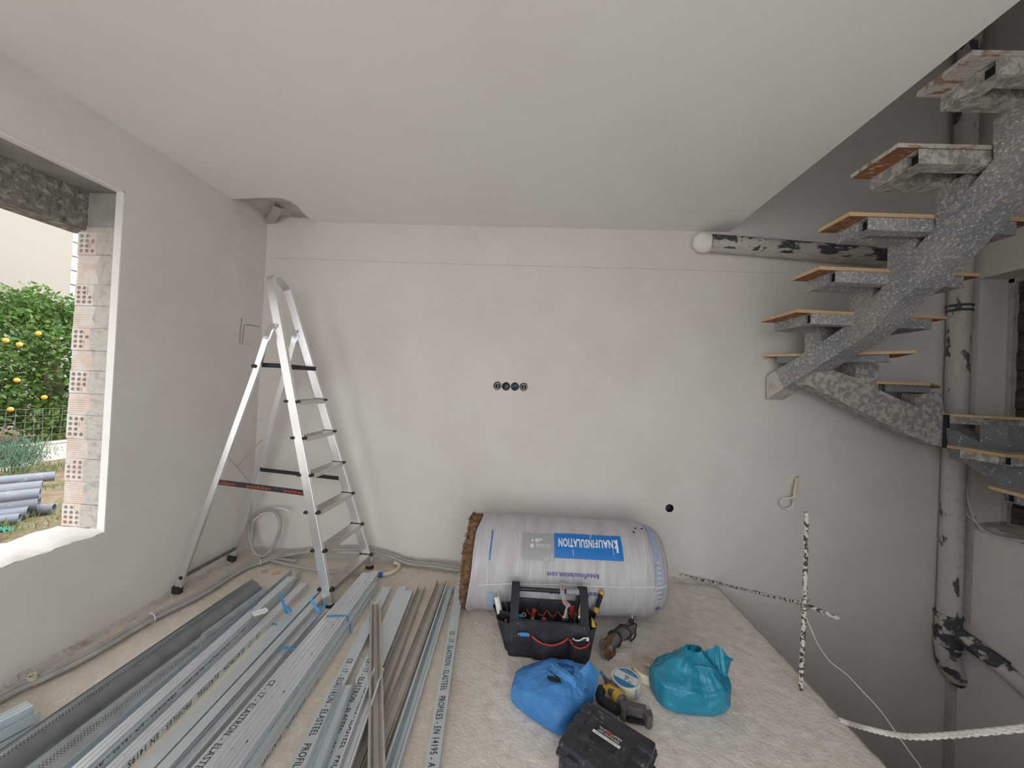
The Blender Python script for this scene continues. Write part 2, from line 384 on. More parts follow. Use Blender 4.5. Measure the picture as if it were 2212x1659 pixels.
# concrete lintel at the outer side, its soffit strip, and the block under its bearing
m = MB(); vs = []; nx, ny = 16, 60
for i in range(ny+1):
    for j in range(nx+1):
        y = WY0 - .2 + (WY1 + .06 - WY0 + .2)*i/ny; z = 2.335 + .24*j/nx
        vs.append((-2.66 + .014*noise.noise((y*14, z*14, 3)) + .008*noise.noise((y*40, z*40, 7)), y, z))
fs = [(i*(nx+1)+j, (i+1)*(nx+1)+j, (i+1)*(nx+1)+j+1, i*(nx+1)+j+1) for i in range(ny) for j in range(nx)]
m.add(vs, fs); m.box((-2.80, WY0-.2, 2.335), (-2.668, WY1+.06, 2.575))
attach(m.build('concrete_lintel', 'rough_concrete', None, True), wl)
attach(MB().box((-2.668, WY0-.1, 2.560), (XL-.046, WY1+.05, 2.585)).build('lintel_soffit', 'grey_concrete'), wl)
# hollow clay bricks of the jamb, laid alternately: header with holes, stretcher with grooves
def jamb_brick(z0, z1, header, rnd):
    y0 = WY1 + .004 + rnd.uniform(-.003, .004); y1 = WY1 + .052
    xo, xi = -2.700, XL - .044
    if not header:
        m = MB(); n = 10; vs = []                   # grooved stretcher face
        for k in range(2*n+1):
            z = z0 + (z1-z0)*k/(2*n); yy = y0 + (.004 if k % 2 else 0) + .003*noise.noise((z*20, 3, 0))
            vs += [(xo + .004*noise.noise((z*9, 1, 1)), yy, z), (xi, yy + .004*noise.noise((z*30, 7, 0)), z)]
        fs = [(2*k, 2*k+1, 2*k+3, 2*k+2) for k in range(2*n)]
        m.add(vs, fs).box((xo, y0+.006, z0), (xi, y1, z1)); o = m.build('brick', 'brick_clay', wl)
        g = MB(); vs = []; k = 10
        for i in range(k+1):
            for j in range(k+1):
                z = z0 + (z1-z0)*j/k; xs = xo + .125 + .03*noise.noise((z*14, 2, 8)); x = xs + (xi-xs)*i/k
                vs.append((x, y0 - .003 + .006*noise.noise((x*26, z*26, 6)) + (.006 if i == 0 else 0), z))
        g.add(vs, [(i*(k+1)+j, (i+1)*(k+1)+j, (i+1)*(k+1)+j+1, i*(k+1)+j+1) for i in range(k) for j in range(k)]); attach(g.build('mortar', 'mortar', None, True), wl)
        return o
    m = MB(); xm = xo + .118; nx, nz = 3, 4; zt = z1 - .008; zb = z0 + .008; cw = (xm-.006-xo-.006)/nx; ch = (zt-zb)/nz; cav = []
    def P(x, z, y): return (x, y, z)
    for i in range(nx):
        for j in range(nz):
            ax, az = xo + .006 + i*cw, zb + j*ch; cx, cz = ax + cw/2, az + ch/2
            sq = [(ax, az), (cx, az), (ax+cw, az), (ax+cw, cz), (ax+cw, az+ch), (cx, az+ch), (ax, az+ch), (ax, cz)]
            if rnd.random() < (.30 if i == 2 else .03):
                m.add([P(*q, y0 + .002*rnd.random()) for q in sq], [tuple(range(8))]); continue
            oc = [(cx + .36*cw*cos(-3*pi/4 + a_*pi/4), cz + .37*ch*sin(-3*pi/4 + a_*pi/4)) for a_ in range(8)]
            m.add([P(*q, y0) for q in sq] + [P(*q, y0) for q in oc] + [P(*q, y0+.022) for q in oc], [(a_, (a_+1) % 8, 8+(a_+1) % 8, 8+a_) for a_ in range(8)] + [(8+a_, 8+(a_+1) % 8, 16+(a_+1) % 8, 16+a_) for a_ in range(8)])
            cav.append([P(*q, y0+.0215) for q in oc])
    m.box((xo, y0, z0), (xm, y0+.022, zb)); m.box((xo, y0, zt), (xm, y0+.022, z1)); m.box((xo, y0, zb), (xo+.006, y0+.022, zt)); m.box((xm-.006, y0, zb), (xm, y0+.022, zt)); m.box((xo, y0+.024, z0), (xm, y1, z1))
    o = m.build('brick', 'brick_clay', wl)
    c_ = MB()
    for q in cav: c_.add(q, [tuple(range(8))])
    stuff(c_.build('brick_cavity_shade', 'brick_hole_shade', o))
    g = MB(); vs = []; k = 8                         # mortar smeared beside the header
    for i in range(k+1):
        for j in range(k+1):
            x = xm + (xi-xm)*i/k; z = z0 + (z1-z0)*j/k
            vs.append((x, y0 - .004 + .007*noise.noise((x*22, z*22, 4)), z))
    g.add(vs, [(i*(k+1)+j, (i+1)*(k+1)+j, (i+1)*(k+1)+j+1, i*(k+1)+j+1) for i in range(k) for j in range(k)])
    g.box((xm, y0+.006, z0), (xi, y1, z1)); attach(g.build('mortar', 'mortar', None, True), wl)
    return o
attach(MB().box((-2.695, WY1+.016, WZ0), (XL-.046, WY1+.05, 2.35)).build('mortar', 'mortar'), wl)
rnd = random.Random(11)
HZ = [(2.19,2.323),(1.891,2.016),(1.629,1.758),(1.378,1.51),(1.114,1.251),(0.865,0.996),(0.602,0.733)]
for k, (za, zb) in enumerate(HZ):
    jamb_brick(za, zb, True, rnd)
    lo = HZ[k+1][1] if k+1 < len(HZ) else None
    if lo: jamb_brick(lo + .002, za - .002, False, rnd)
MB().box((-2.648, WY1+.002, HZ[0][1]+.035), (XL-.046, WY1+.05, 2.556)).build('block', 'grey_concrete', wl, bevel=.006)
attach(MB().box((-2.70, WY1+.012, HZ[0][1]+.004), (XL-.046, WY1+.05, 2.56)).build('mortar', 'mortar'), wl)

# right wall of the stairwell: thick, with a deep opening closed by dark boards
OY0, OY1, OZ0, OZ1 = 1.30, 3.002, .66, 2.537
m = MB()
m.box((XR, YF-.2, -3.0), (XR+.24, D, OZ0-.03)); m.box((XR, YF-.2, OZ1), (XR+.24, D, 5.9))
m.box((XR, YF-.2, OZ0-.03), (XR+.24, OY0, OZ1)); m.box((XR, OY1, OZ0-.03), (XR+.24, D, OZ1))
wr = struct(m.build('wall_right', 'plaster'))
attach(MB().box((XR-.007, D-.075, -1.6), (XR+.01, D-.002, 3.6)).build('plaster_strip', 'rough_plaster'), wr)
attach(MB().box((XR-.004, D-.15, -.1), (XR+.01, D-.07, .72)).build('plaster_strip', 'rough_plaster'), wr)
vs = []; m = MB(); n1, n2 = 50, 8
for i in range(n1+1):
    for j in range(n2+1):
        y = OY0 + (OY1-OY0)*i/n1; x = XR - .012 + .25*j/n2
        vs.append((x, y, OZ0 + .02*noise.noise((x*14, y*14, 0)) + .014*noise.noise((x*35, y*35, 3)) - (.03 if j == 0 else 0) + .03*j/n2))
m.add(vs, [(i*(n2+1)+j, i*(n2+1)+j+1, (i+1)*(n2+1)+j+1, (i+1)*(n2+1)+j) for i in range(n1) for j in range(n2)])
attach(m.build('broken_sill', 'rough_plaster', None, True), wr)
win = struct(MB().box((XR+.205, OY0, OZ0), (XR+.24, OY1-.001, OZ0+.03)).box((XR+.205, OY1-.035, OZ0), (XR+.245, OY1-.001, OZ1)).box((XR+.205, OY0, OZ1-.03), (XR+.24, OY1-.001, OZ1)).build('window_2', 'mortar'))
attach(MB().box((XR+.27, OY0-.1, OZ0-.1), (XR+.30, OY1+.1, OZ1+.1)).build('light_stop', 'dark'), win)  # added dark sheet that stops light leaking between the boards
for k in range(13):
    z = OZ0 + .02 + k*.145
    MB().box((XR+.236 + .006*(k % 2), OY0, z), (XR+.262, OY1, z+.138)).build('board', 'board_dark', win, bevel=.004)

# ceiling slab with the broken-out corner
CP = [(-2.411,2.75),(-2.243,2.73),(-2.064,2.716),(-1.99,2.727),(-1.964,2.776),(-1.955,2.849),(-1.98,2.96),(-1.986,3.052),(-1.966,3.121)]
poly = [(XL, YF-.2)] + [(XL, CP[0][1])] + [tuple(p) for p in CP[1:-1]] + [(CP[-1][0], D)] + [(XE, D), (XE, YF-.2)]
ce = struct(MB().prism([(x, y, ZC) for x, y in poly], (0, 0, .20)).build('ceiling', 'ceiling_plaster'))
hole = [(XL, D)] + [(XL, CP[0][1])] + [tuple(p) for p in CP[1:-1]] + [(CP[-1][0], D)]
m = MB(); vs = []; n = 26
x0, x1, y0, y1 = XL-.02, max(p[0] for p in CP)+.03, min(p[1] for p in CP)-.03, D+.02
for i in range(n+1):
    for j in range(n+1):
        x = x0 + (x1-x0)*i/n; y = y0 + (y1-y0)*j/n
        vs.append((x, y, ZC + .035 + .016*noise.noise((x*11, y*11, 2)) + .006*noise.noise((x*40, y*40, 2))))
m.add(vs, [(i*(n+1)+j, i*(n+1)+j+1, (i+1)*(n+1)+j+1, (i+1)*(n+1)+j) for i in range(n) for j in range(n)])
attach(m.build('broken_patch', 'rough_plaster', None, True), ce)
# steel channel running out of the corner
a = Vector((-2.476,3.202,2.9)); b = Vector((-2.135,2.876,2.93)); d = (b-a).normalized(); s_ = Vector((d.y, -d.x, 0)); up = Vector((0, 0, 1))
m = MB()
for o_, w_, h_ in ((0, .032, .004), (-.032, .004, .028), (.032, .004, .028)):
    m.obox((a+b)/2 + s_*o_ + up*(h_/2 - .022), s_*w_*(1 if o_ == 0 else .5), d*(b-a).length*.5, up*h_*.5)
attach(m.build('steel_channel', 'galvanised_dusty'), ce)

# floor slab: screed, rougher and dusted with plaster on the right, broken edge at the stairwell
XFE = 1.592
nx, ny = 200, 215; X0, Y0 = XL-.04, -1.2; vs = []
def floor_h(x, y):
    r = min(1, max(0, (x + .28 + .05*noise.noise((0, y*2, 0)))*6)); r2 = max(r, min(1, max(0, (y-2.62)*4)), min(1, max(0, (-2.12-x+.1)*8)))
    h = .0022*noise.noise((x*7, y*7, 0)) + r2*(.0045*noise.noise((x*22, y*22, 5)) + .003*noise.noise((x*48, y*48, 8))) - .004*r2 - .002
    e = XFE - x
    if e < .12: h -= .010*(1 - e/.12)**2
    return h
for i in range(nx+1):
    for j in range(ny+1):
        x = X0 + (XFE-X0)*i/nx; y = Y0 + (D-Y0)*j/ny; h = floor_h(x, y)
        if i == nx: x += .012*noise.noise((y*9, 3, 0)) + .008*noise.noise((y*30, 5, 0))
        vs.append((x, y, h))
fs = [(i*(ny+1)+j, (i+1)*(ny+1)+j, (i+1)*(ny+1)+j+1, i*(ny+1)+j+1) for i in range(nx) for j in range(ny)]
b0 = len(vs)
for k in range(1, 6):
    for j in range(ny+1):
        x, y, h = vs[nx*(ny+1)+j]; vs.append((x - .012 + .02*noise.noise((y*12, k*.9, 2)), y, h - .05*k))
for k in range(5):
    for j in range(ny):
        p = nx*(ny+1)+j if k == 0 else b0+(k-1)*(ny+1)+j; q = b0+k*(ny+1)+j
        fs.append((p, q, q+1, p+1))
fl = struct(MB().add(vs, fs).build('floor', 'screed', None, 'all'))
m2 = fl.data
# rough plaster dust on the right half: second material chosen by position
fm = MATS['screed']; nt = fm.node_tree; b = nt.nodes['Principled BSDF']
old = b.inputs['Base Color'].links[0].from_socket
tc = nt.nodes.new('ShaderNodeTexCoord'); sx = nt.nodes.new('ShaderNodeSeparateXYZ'); nt.links.new(tc.outputs['Object'], sx.inputs[0])
ad = nt.nodes.new('ShaderNodeMath'); ad.operation = 'MULTIPLY_ADD'; ad.inputs[1].default_value = .22; nt.links.new(noise_n(nt, texco(nt), 7, 4), ad.inputs[0]); nt.links.new(sx.outputs[0], ad.inputs[2])
dust = mixc(nt, ramp(nt, noise_n(nt, texco(nt), 17, 5), .42, .72), (.79, .735, .67), (.66, .60, .535))
# pale lime dust on the bare strip between the profiles
va = nt.nodes.new('ShaderNodeVectorMath'); va.operation = 'DISTANCE'; mp = texco(nt, (5.5, 1.1, 0)); nt.links.new(mp, va.inputs[0]); va.inputs[1].default_value = (-1.53*5.5, 1.75*1.1, 0)
pale = mixc(nt, ramp(nt, va.outputs['Value'], 1.0, .35), old, (.80, .76, .69))
nt.links.new(mixc(nt, ramp(nt, ad.outputs[0], -.22, .02), pale, dust), b.inputs['Base Color'])
attach(MB().box((X0, YF-.2, -.30), (XFE-.03, D, -.022)).build('slab', 'rough_concrete'), fl)
attach(MB().box((X0, YF-.2, -.03), (XFE-.0, Y0, 0)).build('slab', 'screed'), fl)

# lower storey, upper storey and the wall behind the camera close the building
struct(MB().box((XL-.3, YF-.2, -3.1), (XR+.3, D, -2.95)).build('floor', 'screed'))
struct(MB().box((XL-.3, YF-.2, 5.8), (XR+.3, D+.2, 5.95)).build('ceiling', 'ceiling_plaster'))
struct(MB().box((XE-.15, YF-.2, 3.11), (XE-.02, D, 5.8)).build('wall_upper', 'plaster'))
struct(MB().box((XL-.3, YF-.2, -3.0), (XL-.05, D, -.35)).build('wall_lower', 'plaster'))
m = MB()
m.box((XL-.3, YF-.2, -.02), (-1.55, YF, 2.91)); m.box((1.55, YF-.2, -3), (XR, YF, 3.3)); m.box((1.55, YF-.2, 3.3), (2.2, YF, 5.9)); m.box((3.2, YF-.2, 3.3), (XR, YF, 5.9)); m.box((2.2, YF-.2, 4.15), (3.2, YF, 5.9)); m.box((2.2, YF-.2, 3.3), (3.2, YF, 3.5)); m.box((-1.55, YF-.2, 2.78), (1.55, YF, 2.91)); m.box((XL-.3, YF-.2, -3.0), (1.55, YF, -.3))  # upper stairwell opening is invented, lets extra daylight onto the stairwell walls
struct(MB().box((1.60, YF, -2.95), (1.72, .20, 5.8)).build('wall_light_block', 'plaster'))  # unseen wall added to keep light from behind the camera off the stairwell
struct(m.build('wall_front', 'plaster'))

# marks on the walls: level line, pencil square
cl = [(-2.384,3.132,2.583),(-1.836,3.132,2.582),(-1.298,3.132,2.575),(-0.644,3.132,2.576),(-0.004,3.132,2.577),(0.66,3.132,2.581),(1.309,3.132,2.583),(1.685,3.132,2.579),(2.055,3.132,2.577)]
attach(MB().ribbon(cl, (0, 0, 1), .0028, th=.0006).build('level_line', 'pencil'), wb)
for q in [[(-2.418,2.901,1.998),(-2.418,2.893,1.901),(-2.418,2.891,1.786)],[(-2.418,2.938,1.95),(-2.418,3.019,1.957),(-2.418,3.099,1.958)],[(-2.418,2.896,1.786),(-2.418,2.985,1.789),(-2.418,3.03,1.807)],[(-2.418,2.929,1.945),(-2.418,2.924,1.867),(-2.418,2.92,1.793)]]:
    attach(MB().ribbon(q, (0, 0, 1) if abs(q[0][2]-q[-1][2]) < .05 else (0, 1, 0), .004 if q[0][2] < 1.93 else .012, th=.0006).build('pencil_mark', 'print_grey'), wl)


# ------------------------------------------------------------------ outside the window
GZ = -.15
m = MB(); vs = []; n = 70
for i in range(n+1):
    for j in range(n+1):
        x = -16 + 13.3*i/n; y = -4 + 22*j/n
        vs.append((x, y, GZ + .05*noise.noise((x*.9, y*.9, 0)) + .03*noise.noise((x*3, y*3, 1))))
m.add(vs, [(i*(n+1)+j, (i+1)*(n+1)+j, (i+1)*(n+1)+j+1, i*(n+1)+j+1) for i in range(n) for j in range(n)])
struct(m.build('ground', 'soil', None, 'all'))
struct(MB().box((-30, -30, -.4), (30, YF-.21, -.2)).build('ground', 'paving'))
struct(MB().box((-30, D+.3, -.4), (XL-.31, 40, -.35)).build('ground', 'soil'))

fb = thing('neighbouring_building', 'tall cream rendered building filling the view beyond the orange tree', 'building', (-13.2, 8, GZ))
MB().box((-16, -12, GZ), (-13.0, 9.534, 14)).build('wall', 'facade', fb)
tr_ = MB()
ya, yb = 9.544, 9.741 + 1.2
for k in range(34):
    MB().box((-14, ya+.02, GZ + .40*k), (-13.06, yb, GZ + .40*k + .375)).build('cladding_panel', 'facade_trim', fb)

# garden wall and mesh fence
FX = -8.2
lw = thing('garden_wall', 'low whitish concrete garden wall at the foot of the wire fence', 'wall', (FX, 6, GZ))
m = MB(); ztop = 0.197
m.box((FX-.14, -4, GZ-.1), (FX, 18, ztop)); m.build('wall_body', 'mortar', lw, bevel=.015)
MB().box((FX-.15, -4, ztop-.02), (FX+.012, 18, ztop+.02)).build('coping', 'grey_concrete', lw, bevel=.008)
fe = thing('wire_fence', 'sagging rectangular wire mesh fence above the low garden wall', 'fence', (FX-.07, 6, ztop))
zt = 0.796
for k in range(56):
    y = 3.4 + k*.115; a_ = .02*noise.noise((k*.5, 0, 0))
    MB().tube([(FX-.07, y, ztop+.02), (FX-.07+a_, y+.012*noise.noise((k*1.7, 3, 0)), (ztop+zt)/2), (FX-.07+2*a_, y+a_, zt + .02*noise.noise((k*.2, 5, 0)))], .0036, 4).build('wire', 'wire_metal', fe)
for k in range(6):
    z = ztop + .03 + (zt-ztop-.03)*k/5
    MB().tube([(FX-.07 + .03*noise.noise((j*.45, k, 0)), 3.4 + j*.46, z + .03*noise.noise((j*.33, k*.3, 7))) for j in range(15)], .0036, 4).build('wire', 'wire_metal', fe)
for y in (3.3, 9.8): MB().tube([(FX-.07, y, ztop-.1), (FX-.07, y, zt+.05)], .02, 6).build('fence_post', 'wire_metal', fe)

# orange tree
rnd = random.Random(5)
def leaf(m, p, size, rnd, up=.35):
    d = Vector((rnd.gauss(0, 1), rnd.gauss(0, 1), rnd.gauss(up, .7))).normalized(); s = d.cross(Vector((rnd.gauss(0,1), rnd.gauss(0,1), rnd.gauss(0,1)))).normalized()
    nrm = d.cross(s); L = size*rnd.uniform(.7, 1.25); W = L*.24
    p = Vector(p)
    m.add([p, p + d*L*.45 + s*W + nrm*L*.06, p + d*L, p + d*L*.45 - s*W + nrm*L*.06, p + d*L*.5], [(0, 1, 4), (1, 2, 4), (2, 3, 4), (3, 0, 4)])
tree = thing('orange_tree', 'leafy orange tree with a few ripe fruit behind the wire fence', 'tree', (-10.2, 7.4, GZ))
m = MB(); clumps = []
top = 2.747
for k in range(235):
    a_ = rnd.uniform(0, 2*pi); q = rnd.random()
    c = Vector((-10.2 + 1.5*cos(a_)*rnd.uniform(.4, 1), 7.2 + 1.75*sin(a_)*rnd.uniform(.35, 1), .25 + (top-.15)*q))
    if q > .8: c = Vector((c.x*.5 - 5.1, c.y*.55 + 7.2*.45 + .25, c.z))
    clumps.append(c)
    for i in range(115):
        v = Vector((rnd.gauss(0, 1), rnd.gauss(0, 1), rnd.gauss(0, 1))).normalized() * .34 * rnd.random()**.4
        leaf(m, c + v, .102, rnd)
for k in range(26):                                    # shoots standing out of the crown
    y = 6.0 + rnd.random()*2.6; z0 = top - .25 - .18*abs(y-7.6) + .2*rnd.random(); x = -10.2 + rnd.uniform(-.7, .9)
    for i in range(26):
        t = i/26; leaf(m, (x + .04*rnd.gauss(0, 1), y + .15*t*sin(k) + .06*rnd.gauss(0, 1), z0 - .35 + .6*t), .12, rnd, .6)
stuff(m.build('foliage', 'leaf', tree, 'all'))
MB().tube([(-10.2, 7.4, GZ-.1), (-10.15, 7.35, .4), (-10.3, 7.5, .9), (-10.2, 7.3, 1.6)], .08, 8, rr=[.11, .085, .07, .04]).tube([(-10.15, 7.35, .4), (-9.7, 6.9, .95), (-9.6, 6.7, 1.5)], .05, 7, rr=[.07, .05, .03]).tube([(-10.2, 7.4, .6), (-10.3, 7.9, 1.1), (-10.1, 8.3, 1.5)], .05, 7, rr=[.06, .05, .03]).build('trunk', 'bark', tree, True)
for px in [(-8.95,5.913,1.25),(-8.95,5.915,1.872),(-8.95,6.151,2.102),(-8.95,5.855,0.745),(-8.95,6.285,0.943),(-8.95,5.749,1.923)]:
    o = MB().lathe([(.001, -.042), (.02, -.037), (.036, -.02), (.042, 0), (.036, .02), (.02, .036), (.001, .041)], px, (0, 0, 1), 12, False).build('orange', 'orange_peel', tree, 'all')

# feathery bush in front of the garden wall
bush = thing('feathery_bush', 'grey green feathery bush growing against the low garden wall', 'bush', (-8.257,5.538,-0.15))
m = MB(); bc = Vector((-7.75,5.12,0.144))
for k in range(2600):
    v = Vector((rnd.gauss(0, .12), rnd.gauss(0, .16), rnd.gauss(0, .10)))
    p = bc + v; d = Vector((rnd.gauss(0, .5), rnd.gauss(0, .5), 1)).normalized(); L = rnd.uniform(.04, .09); s = d.orthogonal().normalized()*.0045
    m.add([p - s, p + s, p + d*L], [(0, 1, 2)])
stuff(m.build('foliage', 'leaf_dill', bush))
m = MB()
for k in range(7): m.tube([(bc.x, bc.y + .05*(k-3), GZ-.05), (bc.x+.02, bc.y + .10*(k-3), bc.z), (bc.x, bc.y+.14*(k-3), bc.z+.25)], .008, 5)
m.build('stems', 'leaf_dill', bush)

# weeds in the yard
m = MB()
for k in range(11000):
    x = rnd.uniform(-8.1, -3.2); y = rnd.uniform(1.6, 7.6)
    if noise.noise((x*1.1, y*1.1, 4)) < -.02 + .2*rnd.random(): continue
    h = rnd.uniform(.04, .13); a_ = rnd.uniform(0, 2*pi); s = Vector((cos(a_), sin(a_), 0))*.007; p = Vector((x, y, GZ + .02)); d = Vector((rnd.gauss(0, .04), rnd.gauss(0, .04), h))
    m.add([p - s, p + s, p + d], [(0, 1, 2)])
g = stuff(tag(m.build('yard_weeds', 'grass'), 'patchy grass and weeds growing in the dirt yard outside', 'grass'))

# plastic drain pipes lying in the yard
PV = [((-6.648,4.832,-0.02), .065, 'farthest of the grey plastic pipes in the yard, lying alone'), ((-6.11,4.32,0.0), .075, 'grey plastic yard pipe blotched with dried white cement, at the back of the pile'),
      ((-5.415,3.816,0.1), .060, 'pale grey plastic yard pipe with a cut flared end, on top of the pile'), ((-5.426,3.821,0.0), .085, 'thickest grey plastic yard pipe, with a scratched dusty side'),
      ((-5.395,3.713,-0.07), .062, 'shortest grey plastic yard pipe, in weeds at the near side of the pile'), ((-5.32,3.599,-0.09), .05, 'thin grey plastic yard pipe half hidden under the pile'), ((-5.36,3.905,-0.09), .055, 'nearest grey plastic yard pipe, lying apart in the grass')]
for k, (e, r_, lab) in enumerate(PV):
    e = Vector(e); e.z = max(e.z, GZ + r_); far = e + Vector((-2.2 - .1*k, -2.9 + .12*k + (.25 if k == 6 else 0), .0))
    d = (far-e).normalized(); m = MB()
    m.lathe([(r_*.86, .0), (r_, 0), (r_, (far-e).length), (r_*.86, (far-e).length), (r_*.86, .0)], e, d, 18, False)
    tag(m.build('drain_pipe', 'pvc_grey', None, True), lab, 'pipe', 'grey plastic pipes in the yard')
nt_ = MB(); nv = []
c = Vector((-5.007,3.321,-0.12))
for i in range(15):
    for j in range(15): nv.append((c.x - .25 + i*.018, c.y - .22 + j*.018, GZ + .05 + .07*abs(noise.noise((i*.5, j*.5, 0)))))
nt_.add(nv, [(i*15+j, i*15+j+1, i*15+16+j, i*15+15+j) for i in range(14) for j in range(14)])
tag(nt_.build('plastic_netting', 'green_net', None, 'all'), 'crumpled green plastic netting on the ground below the window', 'netting')


# ------------------------------------------------------------------ steel staircase with board treads
st = thing('staircase', 'unfinished grey steel spine staircase spattered with plaster, bare board treads', 'staircase', (2.1, 2.5, 1.0))
SB = [(1.914,3.105,1.535),(1.986,2.934,1.661),(2.027,2.789,1.756),(2.048,2.646,1.837),(2.047,2.493,1.905),(2.036,2.369,1.953),(2.027,2.271,2.009),(2.018,2.174,2.097),(2.007,2.051,2.165),(1.994,1.909,2.267),(1.986,1.819,2.346),(1.978,1.732,2.412),(1.971,1.649,2.463),(1.967,1.6,2.491)]
ST = [(1.91,3.111,1.717),(1.921,3.089,1.74),(1.984,2.941,1.833),(2.009,2.858,1.88),(2.014,2.842,1.907),(2.012,2.848,2.053),(2.037,2.735,2.056),(2.039,2.721,1.961),(2.051,2.607,2.017),(2.049,2.519,2.049),(2.049,2.509,2.068),(2.049,2.519,2.274),(2.034,2.345,2.259),(2.034,2.342,2.178),(2.028,2.28,2.21),(2.024,2.235,2.257),(2.024,2.237,2.439),(2.009,2.072,2.445),(2.009,2.069,2.369),(2.0,1.97,2.44),(1.999,1.96,2.454),(2.0,1.966,2.644),(1.986,1.812,2.632),(1.986,1.814,2.555),(1.977,1.718,2.625),(1.977,1.712,2.634),(1.977,1.719,2.807),(1.968,1.609,2.826)]
e0 = Vector(SB[-1]); e1 = Vector(ST[-1])
ext = [(1.98, 1.1, e0.z + (e0.y-1.1)*.76), (1.98, .6, e0.z + (e0.y-.6)*.76), (1.98, .6, e0.z + (e0.y-.6)*.76 + .30), (1.97, 1.36, e1.z-.20), (1.97, 1.36, e1.z)]
poly = [Vector(p) for p in SB] + [Vector(p) for p in ext] + [Vector(p) for p in ST[::-1]]
m = MB()
# side face is kept a strip mesh: bottom and top lines are not monotone, so an n-gon prism is triangulated
m.prism(poly, (.138, .012, 0))
bm = m.build('stringer', 'stair_paint', st)
# plaster-daubed foot where the spine meets the wall
foot = [Vector(p) for p in [(1.912,3.102,1.535),(1.965,2.983,1.625),(1.956,3.006,1.694),(1.957,3.003,1.789),(1.92,3.087,1.739),(1.909,3.109,1.717)]]
MB().prism(foot, (.144, .013, 0)).build('plaster_daub', 'rough_plaster', st, bevel=.003)

def tread(xl, xr, yn, yf, zt, mats, name='tread', skew=0., inset=(.098, .02, .09, .004), tb=.020, tw=.066):
    """board on a welded frame of square tube: near tube open at both ends, far tube, two side tubes"""
    fm, bm_, um = mats
    f = lambda x, y: Vector((x, y + skew*(x-xl), 0))
    il, inr, ir, iff = inset; z = zt - tb - tw/2
    yN = yn + inr*.3 + tw/2; yF = yf - iff - tw/2; x0 = xl + il; x1 = xr - ir
    fr = MB()
    P = lambda x, y: f(x, y) + Vector((0, 0, z))
    fr.sqtube(P(x0, yN), P(x1, yN), tw, tw); fr.sqtube(P(x0+tw, yF), P(x1-tw, yF), tw, tw)
    fr.sqtube(P(x0+tw/2, yN+tw/2), P(x0+tw/2, yF+tw/2), tw, tw); fr.sqtube(P(x1-tw/2, yN+tw/2), P(x1-tw/2, yF+tw/2), tw, tw)
    o = fr.build(name, fm, st)
    for x in (x0+.03, x1-.03): MB().obox(P(x, yN), (.001, skew*.001, 0), (0, tw*.45, 0), (0, 0, tw*.45)).build('tube_shade', 'dark', o)  # dark plates painted as the shade inside the open tube ends
    b = MB(); n = 14; vs = []
    top = [f(xl, yn), f(xr, yn), f(xr, yf), f(xl, yf)]
    b.prism([q + Vector((0, 0, zt-tb)) for q in top], (0, 0, tb))
    ob = b.build('tread_board', [bm_, um], o)
    for p in ob.data.polygons:
        if p.normal.z < -.5 or (p.normal.z < .9 and um == 'osb_crusted'): p.material_index = 1
    return o
U = [  # xl, xr, yn, yf, z
    ((1.672,2.447,2.12), 2.64, 2.932, ('stair_paint', 'ply_edge', 'osb_red'), .055),
    ((1.624,2.203,2.315), 2.545, 2.427, ('stair_paint', 'ply_edge', 'osb_red'), .045),
    ((1.58,1.957,2.51), 2.50, 2.16, ('stair_paint', 'ply_edge', 'osb_red'), .025),
    ((1.583,1.718,2.705), 2.49, 1.964, ('stair_paint_crusted', 'osb_crusted', 'osb_red'), .02),
    ((1.615,1.476,2.9), 2.49, 1.678, ('stair_paint_crusted', 'osb_crusted', 'osb_crusted'), .02)]
for (p, xr, yf, mats, sk) in U: tread(p[0], xr, p[1], min(yf, p[1]+.36), p[2], mats, skew=sk)
# plaster crusts on the two upper treads
# winder at the turn, then the treads of the lower flights
def poly_tread(top, tubes, z, mats, tb=.019, tw=.05):
    fm, bm_, um = mats; fr = MB()
    for a, b in tubes: fr.sqtube((a[0], a[1], z-tb-tw/2), (b[0], b[1], z-tb-tw/2), tw, tw)
    o = fr.build('tread', fm, st)
    for a, b in tubes:
        a, b = Vector((*a[:2], z-tb-tw/2)), Vector((*b[:2], z-tb-tw/2)); d = (b-a).normalized(); s = Vector((d.y, -d.x, 0))
        for q in (a + d*.03, b - d*.03): MB().obox(q, d*.001, s*tw*.45, (0, 0, tw*.45)).build('tube_shade', 'dark', o)  # dark plate at each tube end, its colour stands for inner shade
    ob = MB().prism([(q[0], q[1], z-tb) for q in top], (0, 0, tb)).build('tread_board', [bm_, um, 'ply_dusty'], o)
    for p in ob.data.polygons:
        if p.normal.z < -.5: p.material_index = 1
        elif p.normal.z > .5: p.material_index = 2
    return o
pm = ('stair_paint_clean', 'ply_edge', 'osb_red'); pc = ('stair_paint_crusted', 'ply_edge', 'osb_red')
J0, J1 = (1.852,3.057,1.892), (2.451,2.49,1.892)
jd = (Vector(J1)-Vector(J0)).normalized(); jn = Vector((-jd.y, jd.x, 0)); jn = jn if jn.y > 0 else -jn
a0 = Vector(J0) + jd*.08 + jn*.05; a1 = Vector(J1) - jd*.12 + jn*.05
poly_tread([J0, J1, (J1[0]+.12, J1[1]+.25), (2.55, 3.10), (J0[0]+.06, 3.11)], [(a0, a1)], 1.892, pm)
poly_tread([(2.492,2.8,1.69), (2.801,2.74,1.707), (3.18, 3.04), (3.10, 3.115), (2.52, 3.115)], [((2.56, 2.83), (2.84, 2.80)), ((2.84, 2.86), (3.02, 3.03))], 1.702, ('stair_paint_clean', 'ply_edge', 'osb_red'))
